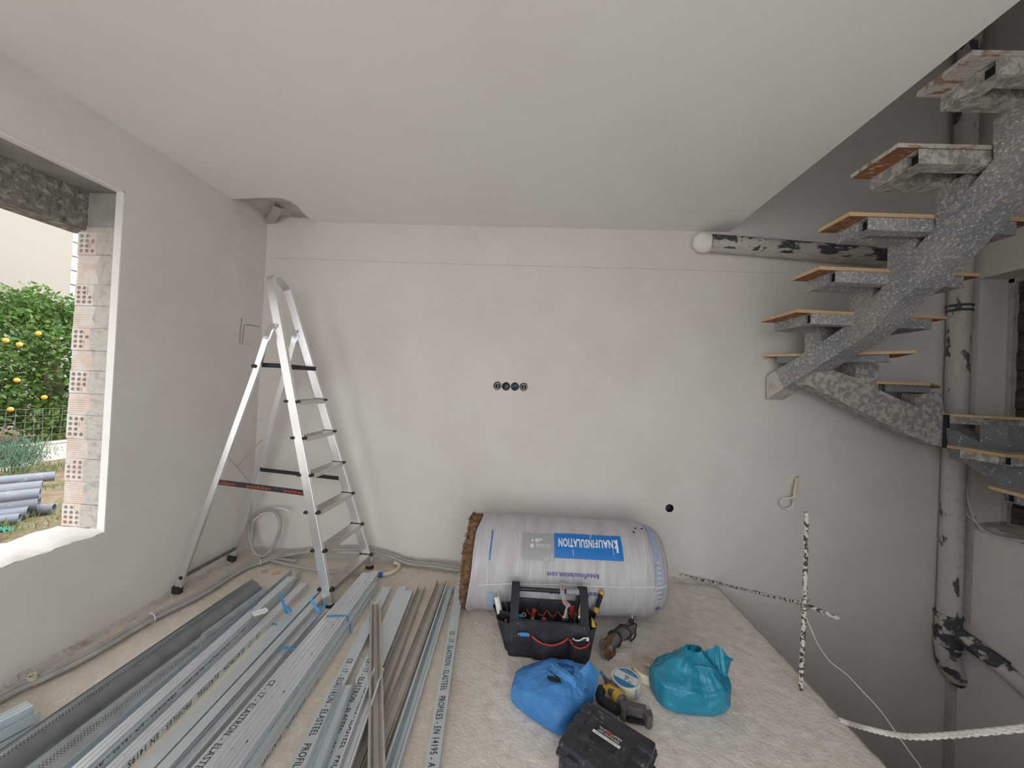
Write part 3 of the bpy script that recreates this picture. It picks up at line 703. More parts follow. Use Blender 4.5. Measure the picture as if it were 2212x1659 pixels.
poly_tread([(2.96,2.86,1.492), (3.298,2.6,1.493), (3.38, 2.62), (3.38, 3.10), (3.04, 3.06)], [((3.00, 2.865), (3.33, 2.66))], 1.492, pc)
poly_tread([(2.852,2.673,1.28), (2.759,2.288,1.28), (3.36, 2.33), (3.36, 2.64)], [((2.80, 2.315), (3.33, 2.37)), ((2.83, 2.35), (2.84, 2.56))], 1.28, pc)
poly_tread([(2.721,2.326,1.085), (2.63,2.011,1.085), (3.36, 2.02), (3.36, 2.33)], [((2.72, 2.23), (3.30, 2.27)), ((2.74, 2.0), (2.745, 2.2))], 1.085, pm)
# lower spine along the back wall
B = [(2.013,2.8,1.654),(2.086,2.8,1.62),(2.342,2.8,1.501),(2.541,2.8,1.409),(2.72,2.8,1.327),(2.897,2.8,1.261),(2.972,2.8,1.247),(2.964,2.8,1.493),(2.936,2.8,1.641),(2.788,2.8,1.625),(2.787,2.8,1.524),(2.668,2.8,1.573),(2.507,2.8,1.641),(2.503,2.8,1.835),(2.348,2.8,1.829),(2.344,2.8,1.717),(2.17,2.8,1.777),(2.059,2.8,1.796)]
MB().prism(B, (0, .125, 0)).build('stringer', 'stair_paint_crusted', st)
# lower spine along the right wall
G = [(2.97,2.793,1.387),(2.97,2.766,1.177),(2.97,2.658,1.157),(2.97,2.596,1.121),(2.97,2.497,1.073),(2.97,2.328,0.961)]
Gt = [(2.97,2.334,1.205),(2.97,2.45,1.28),(2.97,2.454,1.444),(2.97,2.594,1.43),(2.97,2.592,1.317),(2.97,2.756,1.388)]
MB().prism(G + [(2.97, 1.2, G[-1][2]-.45), (2.97, 1.2, Gt[0][2]-.45)] + Gt, (.115, 0, 0)).build('stringer', 'stair_paint_clean', st)
MB().tube([(2.975, 2.815, 1.246), (2.975, 2.815, 1.484)], .028, 8).build('weld_seam', 'rubber', st)

# ------------------------------------------------------------------ drain pipes in the stairwell corner
dp = thing('drain_stack', 'stained vertical drain pipe in the stairwell corner, with branch and elbow', 'pipe', (3.32, 3.06, -.6))
px_ = 3.312; py_ = 3.05
MB().tube([(px_, py_, z) for z in (1.5, 2.0, 2.6, 3.2, 3.85, 5.0)], .066, 20).build('pipe', 'pipe_stained', dp, True)
MB().tube([(px_, py_, z) for z in (-.06, .4, .9, 1.5)], .066, 20).build('pipe', 'pipe_clean', dp, True)
for z in (2.333, 2.296): MB().lathe([(.066, -.010), (.074, -.006), (.074, .006), (.066, .010)], (px_, py_, z), (0, 0, 1), 20, False).build('coupling_ring', 'pipe_patchy', dp, True)
m = MB().tube([(px_, py_, -.06), (px_, py_, -.34)], .072, 20)
m.build('tee_fitting', 'pipe_patchy', dp, True)
for z in (-.07, -.20, -.30): MB().lathe([(.072, -.012), (.079, -.008), (.079, .008), (.072, .012)], (px_, py_, z), (0, 0, 1), 20, False).build('coupling_ring', 'pipe_patchy', dp, True)
MB().tube(smooth_path([(px_, py_, -.30), (px_+.005, py_, -.42), (px_+.05, py_+.0, -.52), (px_+.13, py_+.02, -.575), (px_+.24, py_+.03, -.60)], 6), .066, 18).build('elbow', 'pipe_patchy', dp, True)
MB().tube([(px_, py_-.02, -.175), (px_+.03, py_-.14, -.21), (px_+.05, py_-.30, -.25)], .056, 18).build('branch_socket', 'pipe_patchy', dp, True)
MB().tube([(px_+.045, py_-.25, -.245), (px_+.05, 2.55, -.335), (px_+.05, 1.6, -.52), (px_+.05, .6, -.70)], .052, 18).build('branch_pipe', 'pipe_clean', dp, True)

up_ = thing('waste_pipe', 'horizontal plastered waste pipe with dark stains high along the back wall', 'pipe', (1.9, D, 2.78))
q0, q1 = (1.399,3.06,2.796), (2.799,3.06,2.718)
MB().tube([lerp(q0, q1, t/8.) for t in range(9)] , .058, 18).build('pipe', 'pipe_patchy', up_, True)
MB().tube([lerp(q0, q1, t/6.)+Vector((0,.022,-.028)) for t in range(7)] , .050, 14).build('plaster_bedding', 'rough_plaster', up_, True)
m = MB()
m.lathe([(.001, -.10), (.045, -.092), (.078, -.055), (.084, .0), (.074, .05), (.056, .085)], Vector(q0)+Vector((-.035, .005, .0)), (1, 0, 0), 18, False)
m.v = [(x, D - (D-y)*.72 + .006*noise.noise((x*30, y*30, z*30)), z + .014*noise.noise((x*22, y*22, z*22))) for x, y, z in m.v]
m.build('elbow_cap', 'bright_plaster', up_, True)
for t in (.14, .27): MB().lathe([(.058, -.014), (.067, -.008), (.067, .008), (.058, .014)], lerp(q0, q1, t), (1, .0, 0), 18, False).build('coupling_ring', 'rough_plaster', up_, True)

# cables hanging beside the drain stack
tag(MB().tube(smooth_path([(3.39,3.034,1.115),(3.385,3.031,0.972),(3.38,3.017,0.851),(3.375,2.986,0.754),(3.37,2.95,0.69),(3.36,2.89,0.65),(3.35,2.788,0.639),(3.34,2.653,0.668),(3.34,2.506,0.717)], 5), .0042, 6).build('thin_cable', 'cable_white', None, True), 'thin pale cable dropping from the stair spine across the broken sill', 'cable')
tag(MB().tube(smooth_path([(3.36,3.096,0.874),(3.36,3.068,0.798),(3.36,3.014,0.734),(3.36,2.942,0.689),(3.352,2.891,0.642),(3.345,2.835,0.626),(3.335,2.737,0.633),(3.33,2.645,0.661),(3.33,2.499,0.708)], 5), .0038, 6).build('thin_cable', 'cable_white', None, True), 'thin grey cable looping out from behind the drain pipe', 'cable')

# ------------------------------------------------------------------ starter bars, tie wire and rope at the slab edge
def rebar(name, path, r_, matn, label):
    P = smooth_path(path, 10); m = MB().tube(P, r_, 8)
    L = 0
    for i in range(len(P)-1):
        d = (P[i+1]-P[i]); k = 0
        L += d.length
        if L > .016:
            L = 0; t = d.normalized(); m.lathe([(r_*.9, -.0025), (r_*1.18, 0), (r_*.9, .0025)], P[i], t + Vector((.3, .2, .1)).cross(t)*.5, 7, False)
    return tag(m.build(name, matn, None, True), label, 'rebar')
rv = (1.505,2.058,0.0)
yv = rv[1]
def fine(a, b, n=60): return [lerp(a, b, i/n) for i in range(n+1)]
V0, V1, V2 = (rv[0], yv, -.03), (1.51,2.06,0.434), (1.502,2.06,0.936)
rebar('starter_bar', fine(V0, V1, 8) + fine(V1, V2, 8)[1:], .0105, 'rebar_dusty', 'upright dusty rebar standing at the slab edge by the stairwell')
H0, H1, H2 = (1.585, 3.10, .016), (1.526,2.08,0.436), (1.58,1.93,0.457)
rebar('starter_bar', fine((1.286,3.09,0.061), H0, 4) + fine(H0, H1, 14)[1:] + fine(H1, H2, 4)[1:], .0095, 'rebar_dusty', 'slanting rebar from the wall foot, tied across the upright bar')
m = MB(); c = Vector(V1)
for k in range(3):
    m.tube([c + Vector((.017*cos(a_/12*2*pi), .02*sin(a_/12*2*pi), .008*(k-1) + .012*cos(a_/12*2*pi + k))) for a_ in range(13)], .0018, 5)
m.tube([c, c + Vector((.02, -.01, .05))], .0016, 5)
tag(m.build('tie_wire', 'rebar_rusty', None, True), 'twisted wire tie where the two rebars cross', 'wire')
tag(MB().tube(smooth_path([(1.511,2.05,0.386),(1.527,2.03,0.332),(1.542,2.0,0.276),(1.578,1.97,0.216),(1.632,1.93,0.181),(1.674,1.9,0.136),(1.717,1.85,0.087),(1.756,1.8,0.014),(1.785,1.77,-0.038),(1.81,1.75,-0.081),(1.819,1.7,-0.183)], 5), .0022, 5).build('loose_wire', 'rope_white', None, True), 'long thin wire trailing from the rebar tie into the stairwell', 'wire')
P = smooth_path([(1.558,1.87,0.004),(1.588,1.863,0.0),(1.577,1.76,0.069),(1.62,1.7,0.104),(1.643,1.62,0.168),(1.684,1.55,0.243),(1.698,1.46,0.339),(1.732,1.36,0.451),(1.736,1.25,0.578)], 16)
m = MB(); r_ = .0075
for s in range(3):
    m.tube([p + Vector((0, cos(i*.55 + s*2.09), sin(i*.55 + s*2.09)))*r_*.75 for i, p in enumerate(P)], r_*.8, 6)
tag(m.build('rope', 'rope_white', None, True), 'dusty twisted rope sagging from the slab edge across the stairwell', 'rope')


# ------------------------------------------------------------------ aluminium step ladder
ld = thing('step_ladder', 'tall aluminium step ladder standing open in the back left corner', 'ladder', (-1.85, 2.68, 0))
LF, RF = Vector((-1.288, 2.408, .018)), Vector((-1.252, 2.945, .022))
LT, RT = Vector((-1.893, 2.525, 2.165)), Vector((-1.962, 2.825, 2.165))
nrm = (LT-LF).cross(RF-LF).normalized(); nrm = nrm if nrm.x > 0 else -nrm
def oval_bar(m, path, w, t, wd):
    m.ribbon(path, wd, w, th=t)
path = smooth_path([LT - (LT-LF)*.10, LT, LT + Vector((-.022, .018, .068)), (LT+RT)/2*.62 + LT*.38 + Vector((-.036, .006, .108)), (LT+RT)/2 + Vector((-.036, 0, .112)), (LT+RT)/2*.62 + RT*.38 + Vector((-.034, -.004, .104)), RT + Vector((-.018, -.016, .062)), RT, RT - (RT-RF)*.10], 6)
full = [lerp(LF, LT, t/10) for t in range(9)] + path + [lerp(RT, RF, .1 + .9*t/9) for t in range(1, 10)]
m = MB(); m.ribbon(full, nrm, .062, th=.026)
m.build('front_frame', 'aluminium', ld, bevel=.002)
for f_ in (LF, RF): MB().box((f_.x-.031, f_.y-.013, .0), (f_.x+.031, f_.y+.013, .024)).build('foot', 'rubber', ld, bevel=.004)
# rear legs with a bent head hinged to the front frame
for ft, mid, hd, hinge in (((-2.378, 2.425, .02), (-1.925, 2.455, 1.545), (-1.862, 2.458, 1.785), lerp(LF, LT, .872) + Vector((-.012, -.004, 0))),
                           ((-2.385, 2.895, .02), (-1.965, 2.838, 1.60), (-1.905, 2.822, 1.825), lerp(RF, RT, .878) + Vector((-.012, .004, 0)))):
    P = [lerp(ft, mid, t/6) for t in range(6)] + smooth_path([mid, lerp(mid, hd, .6), Vector(hd), lerp(hd, hinge, .5) + Vector((-.012, 0, .022)), hinge], 5)
    lg = MB().ribbon(P, (.957, 0, -.29), .042, th=.021).build('rear_leg', 'aluminium', ld, bevel=.002)
    MB().box((ft[0]-.030, ft[1]-.017, 0), (ft[0]+.028, ft[1]+.017, .05)).build('foot', 'rubber', lg, bevel=.006)
    MB().lathe([(.001, -.004), (.010, -.004), (.011, .0), (.006, .004)], Vector(hinge) + nrm*.0 + Vector((.004, -.016, 0)), (0, -1, 0), 12).build('rivet', 'aluminium_dull', lg)
    c = lerp(ft, mid, .06 if ft[1] < 2.6 else .055)
    MB().lathe([(.012, 0), (.013, .002), (.009, .003)], c + Vector((0, -.0108, 0)), (0, -1, 0), 14).build('plug', 'rubber', lg)
# platform and steps
zp = 1.612
pf = MB().box((-1.945, 2.505, zp-.010), (-1.745, 2.825, zp+.004)).build('platform', 'aluminium_dull', ld, bevel=.003)
MB().box((-1.960, 2.492, zp-.022), (-1.728, 2.512, zp+.010)).build('platform_edge', 'black_plastic', pf, bevel=.004)
MB().box((-1.960, 2.822, zp-.022), (-1.728, 2.842, zp+.010)).build('platform_edge', 'black_plastic', pf, bevel=.004)
MB().box((-1.748, 2.500, zp-.024), (-1.724, 2.838, zp+.008)).build('platform_edge', 'black_plastic', pf, bevel=.004)
MB().lathe([(.014, 0), (.014, .006), (.010, .009)], (-1.928, 2.438, zp-.018), (0, -1, 0), 14).build('pivot_cap', 'black_plastic', pf)
for zt, in ((1.362,), (1.112,), (.862,), (.615,), (.366,), (.118,)):
    a = LF + (LT-LF)*((zt-LF.z)/(LT.z-LF.z)); b = RF + (RT-RF)*((zt-RF.z)/(RT.z-RF.z))
    d = (b-a).normalized(); h = Vector((1, 0, 0)); o_ = (a+b)/2
    s = MB(); L = (b-a).length*.5 - .010
    s.obox(o_, h*.042, d*L, (0, 0, .0035))                                  # tread plate
    s.obox(o_ + Vector((.040, 0, -.013)), h*.0025, d*L, (0, 0, .016))        # front lip
    s.obox(o_ + Vector((-.040, 0, -.010)), h*.0025, d*L, (0, 0, .012))
    for k in range(6): s.obox(o_ + h*(-.032 + .013*k) + Vector((0, 0, .0042)), h*.0022, d*L, (0, 0, .0012))
    so = s.build('step', 'aluminium_dull', ld)
    for q, sg in ((a, -1), (b, 1)):
        for hx in (.040, -.040):
            MB().obox(q + h*hx + d*sg*(.000 if hx > 0 else .004) + Vector((0, 0, -.002)), h*.013, d*.016, (0, 0, .009)).build('end_cap', 'black_plastic', so, bevel=.004)
        MB().obox(q - d*sg*.015 + Vector((0, 0, .0045)), h*.042, d*.004, (0, 0, .004)).build('end_trim', 'black_plastic', so)
# spreader straps
A0, A1 = Vector((-2.144,2.437,0.78)), Vector((-1.501,2.447,0.738))
s1 = MB().ribbon([A0, A1], (0, 0, 1), .036, th=.004).build('spreader_strap', 'black_plastic', ld)
B0, B1 = Vector((-2.221,2.885,0.767)), Vector((-1.499,2.905,0.727))
s2 = MB().ribbon([B0, B1], (0, 0, 1), .030, th=.004).build('spreader_strap', 'black_plastic', ld)
for q in (B0, B1): MB().lathe([(.008, 0), (.008, .004), (.003, .005)], q + (B1-B0).normalized()*(.02 if q is B0 else -.02) + Vector((0, -.003, 0)), (0, -1, 0), 10).build('rivet', 'aluminium', s2)
d = (A1-A0).normalized()
for t0, t1 in ((.02, .20), (.335, .60), (.745, 1.0)):
    print_text('palbest', A0 + (A1-A0)*t0 + Vector((0, -.0022, -.010)), d, (0, 0, 1), .020, (A1-A0).length*(t1-t0), 'red_paint', s1, bold=.012)
q0, q1 = Vector((-2.355, 2.434, .108)), Vector((-2.352, 2.885, .112))
MB().tube([q0, q1], .0125, 8).build('rear_brace', 'battery_grey', ld, True)
# light cross brace between the rear legs
MB().ribbon([(-2.2,2.568,0.939),(-2.22,2.837,0.67)], (1, 0, 0), .012, th=.003).build('cross_brace', 'aluminium_dull', ld)
MB().ribbon([(-2.205,2.678,0.831),(-2.16,2.865,1.011)], (1, 0, 0), .012, th=.003).build('cross_brace', 'aluminium_dull', ld)

# ------------------------------------------------------------------ galvanised drywall profiles on the floor
GRP = 'galvanised drywall profiles on the floor'
def section(kind, w, h):
    if kind == 'down': return [(-w/2, 0), (-w/2, h), (w/2, h), (w/2, 0)]
    if kind == 'up':   return [(-w/2, h), (-w/2, 0), (-w*.30, 0), (-w*.25, .003), (-w*.20, 0), (w*.20, 0), (w*.25, .003), (w*.30, 0), (w/2, 0), (w/2, h)]
    if kind == 'stud': return [(-w/2+.008, 0), (-w/2, 0), (-w/2, h), (-w*.26, h), (-w*.20, h-.005), (-w*.14, h), (w*.14, h), (w*.20, h-.005), (w*.26, h), (w/2, h), (w/2, 0), (w/2-.008, 0)]
    if kind == 'studup': return [(-w/2+.008, h), (-w/2, h), (-w/2, 0), (-w*.26, 0), (-w*.20, .005), (-w*.14, 0), (w*.14, 0), (w*.20, .005), (w*.26, 0), (w/2, 0), (w/2, h), (w/2-.008, h)]
def sheet(sec, far, near, z, th=.0012, roll=0.):
    """bent sheet-metal section swept from far to near; UV = (length, running width)"""
    F_, N_ = Vector((far[0], far[1], 0)), Vector((near[0], near[1], 0)); d = (N_-F_); L = d.length; d.normalize()
    s = Vector((-d.y, d.x, 0)); s = s if s.x > 0 else -s
    n = len(sec); m = MB(); run = [0]
    for i in range(1, n): run.append(run[-1] + math.hypot(sec[i][0]-sec[i-1][0], sec[i][1]-sec[i-1][1]))
    nn = []
    for i in range(n):
        a_, b_ = sec[max(i-1, 0)], sec[min(i+1, n-1)]; t = Vector((b_[0]-a_[0], b_[1]-a_[1])); t = t.normalized() if t.length else Vector((1, 0)); nn.append((-t.y, t.x))
    vs = []; uv = []; K = 3
    zn = near[2] if len(near) > 2 else 0; zf = far[2] if len(far) > 2 else 0
    for k in range(K+1):
        c = F_ + d*L*k/K
        for sd in (-.5, .5):
            for i in range(n):
                x = sec[i][0] + nn[i][0]*th*sd; zz = sec[i][1] + nn[i][1]*th*sd
                if roll: x, zz = x*cos(roll) - zz*sin(roll), x*sin(roll) + zz*cos(roll)
                vs.append(c + s*x + Vector((0, 0, z + max(zz, 0) if not roll else z + zz)) + Vector((0, 0, zf + (zn-zf)*k/K))); uv.append((L*k/K, run[i]))
    W = 2*n; fs = []
    for k in range(K):
        o = k*W
        for i in range(n-1):
            fs += [(o+i, o+i+1, o+W+i+1, o+W+i), (o+n+i+1, o+n+i, o+W+n+i, o+W+n+i+1)]
        for i in (0, n-1): fs.append((o+i, o+n+i, o+W+n+i, o+W+i))
    for o in (0, K*W):
        for i in range(n-1): fs.append((o+i, o+i+1, o+n+i+1, o+n+i))
    m.add(vs, fs); m.uv = uv
    return m, d, s, L
def ray_pts(far, near, L):
    F_, N_ = Vector(far[:2]), Vector(near[:2]); d = (N_-F_).normalized(); e = F_ + d*L; return (F_.x, F_.y), (e.x, e.y)
PRINT = 'CE - 17 - ELASTRON - ELASTEEL   PROFILES - EN 14195 - A1'
def profile(kind, far, near, z, w, h, label, L=2.9, mat='galvanised', text=None, name='steel_profile', zn=0., zf=0., roll=0., group=GRP):
    f_, e_ = ray_pts(far, near, L)
    m, d, s, LL = sheet(section(kind, w, h), (*f_, zf), (*e_, zn), z, .0013, roll)
    o = tag(m.build(name, mat), label, 'metal profile', group)
    if text:
        t0, t1, hh, side = text[:4]; body = text[4] if len(text) > 4 else PRINT
        c = Vector((f_[0], f_[1], 0))
        if side == 'top': print_text(body, c + d*t0 - s*hh*.5 + Vector((0, 0, z + h + .0008 + zf + (zn-zf)*.5)), d, s, hh, t1-t0, 'ink', o)
        if side == 'right': print_text(body, c + d*t0 + s*(w/2+.0009) + Vector((0, 0, z + h*.5 + hh*.5)), d, (0, 0, -1), hh, t1-t0, 'ink', o)
    return o, d, s
# rightmost: flat track, web up, printed
profile('down', (-.490, 2.925), (-.322, 1.433), 0, .058, .030, 'rightmost printed steel track, web up, beside the brown end of the insulation roll', text=(.70, 1.51, .029, 'top'))
# two open channels next to it
profile('up', (-.618, 2.80), (-.560, 1.53), 0, .066, .034, 'open dusty steel channel with standing edges, left of the channel by the printed rightmost track', mat='galvanised_dusty')
profile('studup', (-.546, 2.745), (-.475, 1.40), 0, .056, .034, 'open steel stud channel lying against the printed rightmost track')
# pair of flat tracks, web up, and a channel on edge
profile('down', (-.878, 2.665), (-.738, 1.385), 0, .058, .032, 'left one of two flat steel tracks lying side by side, printed, under the crossing channel', text=(.715, 1.52, .028, 'top'))
profile('down', (-.815, 2.62), (-.688, 1.385), .0, .056, .034, 'right one of two flat steel tracks lying side by side under the crossing channel', text=(.86, 1.52, .028, 'top', 'ELASTRON - ELASTEEL   PROFILES - EN 14195 - A1'))
profile('up', (-.745, 2.70), (-.632, 1.50), 0, .050, .034, 'narrow open channel on the right flank of the two flat tracks', mat='galvanised_dusty')
# single flat printed track left of them
profile('down', (-.985, 2.64), (-.832, 1.375), 0, .062, .036, 'single flat printed steel track just right of the tall strapped bundle', text=(.71, 1.52, .029, 'top'))
# short open channel lying on top of the flat tracks
profile('up', (-0.826,1.768,0.075), (-0.746,1.347,0.075), .038, .062, .040, 'short open channel with pointed cut end lying on top of the printed tracks', L=1.9)
# channel crossing over the others
profile('studup', (-0.975,2.412,0.09), (-0.51,1.356,0.09), .042, .062, .034, 'beige dusted open channel lying across the other profiles, pointing at the camera', L=2.7, mat='galvanised_dusty')
# lower open channels near the bottom of the picture
profile('studup', (-.715, 1.86), (-.63, 1.28), .036, .052, .026, 'bright open channel whose end shows beneath the crossing channel', L=1.9, mat='galvanised_bright')

# tall strapped bundle of nested studs
BF, BN = (-1.143, 2.725), (-1.058, 1.31)
bd = (Vector(BN)-Vector(BF)).normalized(); bs = Vector((-bd.y, bd.x)); bs = bs if bs.x > 0 else -bs
lay = [(-.030, .066, 0), (.026, .066, .0), (-.086, .066, .06)]
names_ = ['top', 'second from top', 'third from top', 'bottom']
def on(pt, off, along): return (pt[0] + bs.x*off + bd.x*along, pt[1] + bs.y*off + bd.y*along)
for cidx, off in ((0, -.0275), (1, .0275)):
    for lv in range(4):
        f_ = on(BF, off, (.0, .03, .0, .12)[lv] + (.03 if cidx == 0 else 0)); n_ = on(BN, off, 0)
        o, d, s = profile('stud', f_, n_, .072 - .024*lv, .053, .027, '%s stud in the %s column of the tall strapped bundle' % (names_[lv], ('left', 'right')[cidx]),
                          mat='galvanised_bright' if lv == 0 else 'galvanised', name='steel_stud', group='studs in the tall strapped bundle',
                          text=(.80, 1.6, .016, 'right') if (cidx == 1 and lv in (1, 2)) else None)
        if lv == 0:
            for k in range(7):
                q = Vector((*on(f_, (.006 if cidx == 0 else -.010), .16 + .235*k), .0992))
                MB().lathe([(.0042, 0), (.0042, .0004)], q, (0, 0, 1), 10).build('hole_shade_disc', 'dark', o)  # flat dark disc on the web, paints the shade of a punched hole
# fanned-out stud on the left flank of the bundle, printed
profile('stud', (-1.172, 2.64), (-1.146, 1.29), .064, .054, .027, 'printed stud on the left flank of the strapped bundle, fanned away from it', mat='galvanised_bright', name='steel_stud', text=(.95, 1.76, .028, 'top'), group='studs in the tall strapped bundle')
profile('stud', (-1.176, 2.58), (-1.146, 1.29), .033, .054, .030, 'stud under the printed fanned stud on the left flank of the bundle', name='steel_stud', group='studs in the tall strapped bundle')
profile('stud', (-1.174, 2.56), (-1.146, 1.29), .0, .054, .030, 'floor level stud on the left flank of the strapped bundle', name='steel_stud', group='studs in the tall strapped bundle')
# outer right studs, on the floor against the bundle
profile('stud', on(BF, .070, .12), on(BN, .070, 0), .0, .030, .036, 'lower edge stud against the right foot of the strapped bundle', name='steel_stud', group='studs in the tall strapped bundle', text=(.8, 1.6, .017, 'right'))
profile('stud', on(BF, .066, .10), on(BN, .066, 0), .037, .024, .030, 'upper edge stud against the right side of the strapped bundle', name='steel_stud', group='studs in the tall strapped bundle')
# blue straps
p = lambda off, z, al: Vector((*on(BF, off, al), z))
sp = [p(-.062, .06, .56), p(-.060, .101, .555), p(0, .103, .55), p(.058, .101, .545), p(.068, .07, .55), p(.088, .045, .56), p(.092, .01, .57)]
tag(MB().ribbon(sp, tuple((bd.x, bd.y, 0)), .011, th=.0014).build('strap', 'strap_blue'), 'blue plastic strap tied over the top of the tall stud bundle', 'strap')

# open channel with blue sheen between the bundle and the flat pair
profile('up', (-1.268,2.297,0.05), (-1.25,1.32,0.05), .0, .060, .052, 'bright open channel lying between the strapped bundle and the flat pair', mat='galvanised_bright')
profile('up', (-1.270, 2.30), (-1.225, 1.30), .054, .030, .018, 'narrow bright channel nested on top of the open channel by the bundle', mat='galvanised_bright', L=2.4)
# flat pair
profile('down', (-1.449, 2.56), (-1.373, 1.315), 0, .058, .045, 'left flat grey track of the pair in front of the ladder foot')
profile('down', (-1.377, 2.50), (-1.3125, 1.315), 0, .046, .045, 'right flat grey track of the pair in front of the ladder foot')
for path, lab in (([(-1.496,2.209,0.19),(-1.495,2.234,0.13),(-1.495,2.255,0.08),(-1.489,2.278,0.02)], 'upright blue strap offcut between the flat pair and the printed profile'), ([(-1.46,2.238,0.09),(-1.46,2.259,0.06),(-1.46,2.29,0.015)], 'short blue strap offcut behind the flat track'),
                  ([(-1.323,2.255,0.14),(-1.298,2.257,0.1),(-1.268,2.256,0.06),(-1.251,2.243,0.055)], 'blue strap tail with a crimp rising from the bright channel'), ([(-1.262,2.322,0.08),(-1.266,2.288,0.07),(-1.264,2.248,0.062)], 'second blue strap tail by the ladder foot'),
                  ([(-1.299,1.931,0.06),(-1.258,1.932,0.068),(-1.198,1.928,0.066)], 'bright blue strap lying across the open channel'), ([(-1.543,2.202,0.005),(-1.514,2.195,0.006),(-1.489,2.193,0.004)], 'thin blue strap scrap on the floor beside the printed profile')):
    wd = (0, 0, 1) if 'scrap' in lab else tuple((.9, .35, 0)) if 'across' not in lab else (0, 1, 0)
    tag(MB().ribbon(smooth_path(path, 4), wd, .015 if 'thin' not in lab else .007, th=.0012).build('strap_offcut', 'strap_blue', None, True), lab, 'strap', 'blue strap offcuts')

# printed profile, then the stack with standing flanges
def edge_of(a, b): return tuple((Vector(a)+Vector(b))/2)
profile('stud', (-1.583, 2.60), (-1.494, 1.305), 0, .052, .040, 'ribbed stud printed on its right side, alone on pale floor', mat='galvanised_bright', text=(.52, 1.33, .025, 'right'))
profile('up', (-1.738, 2.745), (-1.622, 1.29), 0, .068, .058, 'open channel with tall side edges holding the dusty nested studs', mat='galvanised')
for k, lab in enumerate(('upper dusty stud nested in the tall sided channel', 'middle dusty stud nested in the tall sided channel', 'lowest dusty stud nested in the tall sided channel')):
    profile('stud', (-1.693 + .006*k, 2.62 - .03*k), (-1.584 + .006*k, 1.275), .040 - .018*k, .054, .028, lab, mat='galvanised_bright' if k == 0 else 'galvanised', name='steel_stud', text=(.5, 1.3, .020, 'right') if k == 1 else None, group='dusty nested studs')
rg = thing('plastic_scrap', 'scrap of clear and blue plastic film snagged on the dusty nested studs', 'scrap', (-1.624,2.189,0.08))
m = MB(); vs = []
for i in range(9):
    for j in range(6):
        q = Vector((-1.658,2.184,0.075)).lerp(Vector((-1.599,2.231,0.08)), i/8); vs.append(q + Vector((.01*j, -.008*j, .006*noise.noise((i*.8, j*.8, 0)))))
m.add(vs, [(i*6+j, i*6+j+1, i*6+7+j, i*6+6+j) for i in range(8) for j in range(5)]); m.build('film', 'print_white', rg, 'all')
MB().ribbon([(-1.658,2.176,0.08),(-1.671,2.223,0.085),(-1.67,2.253,0.085)], (0, 0, 1), .006, th=.001).build('blue_thread', 'strap_blue', rg)

# perforated corner beads: tall edge strip, rolled sheet, perforated wings
CF_, CN_ = (-1.939,2.555,0.06), (-1.956,1.308,0.06)
L_ = 2.9
def bead(sec, far, near, z, label, mat, th=.0012, L=2.9):
    f_, e_ = ray_pts(far, near, L); m, d, s, LL = sheet(sec, f_, e_, z, th); return tag(m.build('corner_bead', mat, None, 30), label, 'metal profile', 'perforated corner beads')
bead([(0, 0), (0, .062)], (-1.957, 2.58), CN_, 0, 'tall dark edge strip at the left of the perforated corner beads', 'galvanised')
bead([(0, .002), (.065, .002)], (-1.945, 2.575), (CN_[0]+.012, CN_[1]), 0, 'perforated foot wing behind the rolled sheet', 'perforated_bead')
arc = [(.008, .050)] + [(.052 - .044*cos(a_*pi/16), .050 + .036*sin(a_*pi/16)*1.0) for a_ in range(1, 9)] + [(.066, .084), (.080, .076), (.095, .060), (.108, .038), (.116, .016)]
bead(arc, (-1.945, 2.50), (CN_[0]+.008, CN_[1]), 0, 'rounded dull sheet of the perforated corner beads with a row of small holes', 'perforated_sheet')
bead([(.118, .016), (.128, .026), (.136, .012), (.146, .020), (.158, .010)], (-1.945, 2.475), (CN_[0]+.008, CN_[1]), 0, 'dark folded nosings between rounded sheet and perforated wing', 'galvanised')
bead([(.150, .040), (.154, .044), (.160, .040), (.238, .006)], (-1.945, 2.43), (CN_[0]+.008, CN_[1]), 0, 'sloping perforated wing at the right of the corner beads', 'perforated_bead')
for k in range(3): bead([(.128 + .006*k, .02 - .002*k), (.140 + .006*k, .046 - .004*k), (.152 + .006*k, .02)], (-1.945, 2.50 - .02*k), (CN_[0]+.008, CN_[1]), .0, ('first', 'second', 'third')[k] + ' dark nosing at the blackened far end of the corner beads', 'galvanised', L=.5)

# short stack at the left edge of the picture, pointing out of it
for k in range(4):
    e = Vector((-2.103,1.478,0.075)); q = Vector((-2.122,1.413,0.075)); dd = (q-e).normalized()
    off = Vector((dd.y, -dd.x, 0)); off = off if off.y < 0 else -off
    e2 = e + off*(.030 + .062*(k % 2)) + dd*(.0 if k < 2 else .025)
    profile('stud' if k != 1 else 'up', e2, e2 + dd, .046 - .046*(k//2), .058, .040, ('upper far', 'upper near', 'lower far', 'lower near')[k] + ' profile end of the stack at the left edge of the picture', L=1.1 if False else .42, group='profile stack at the left edge')


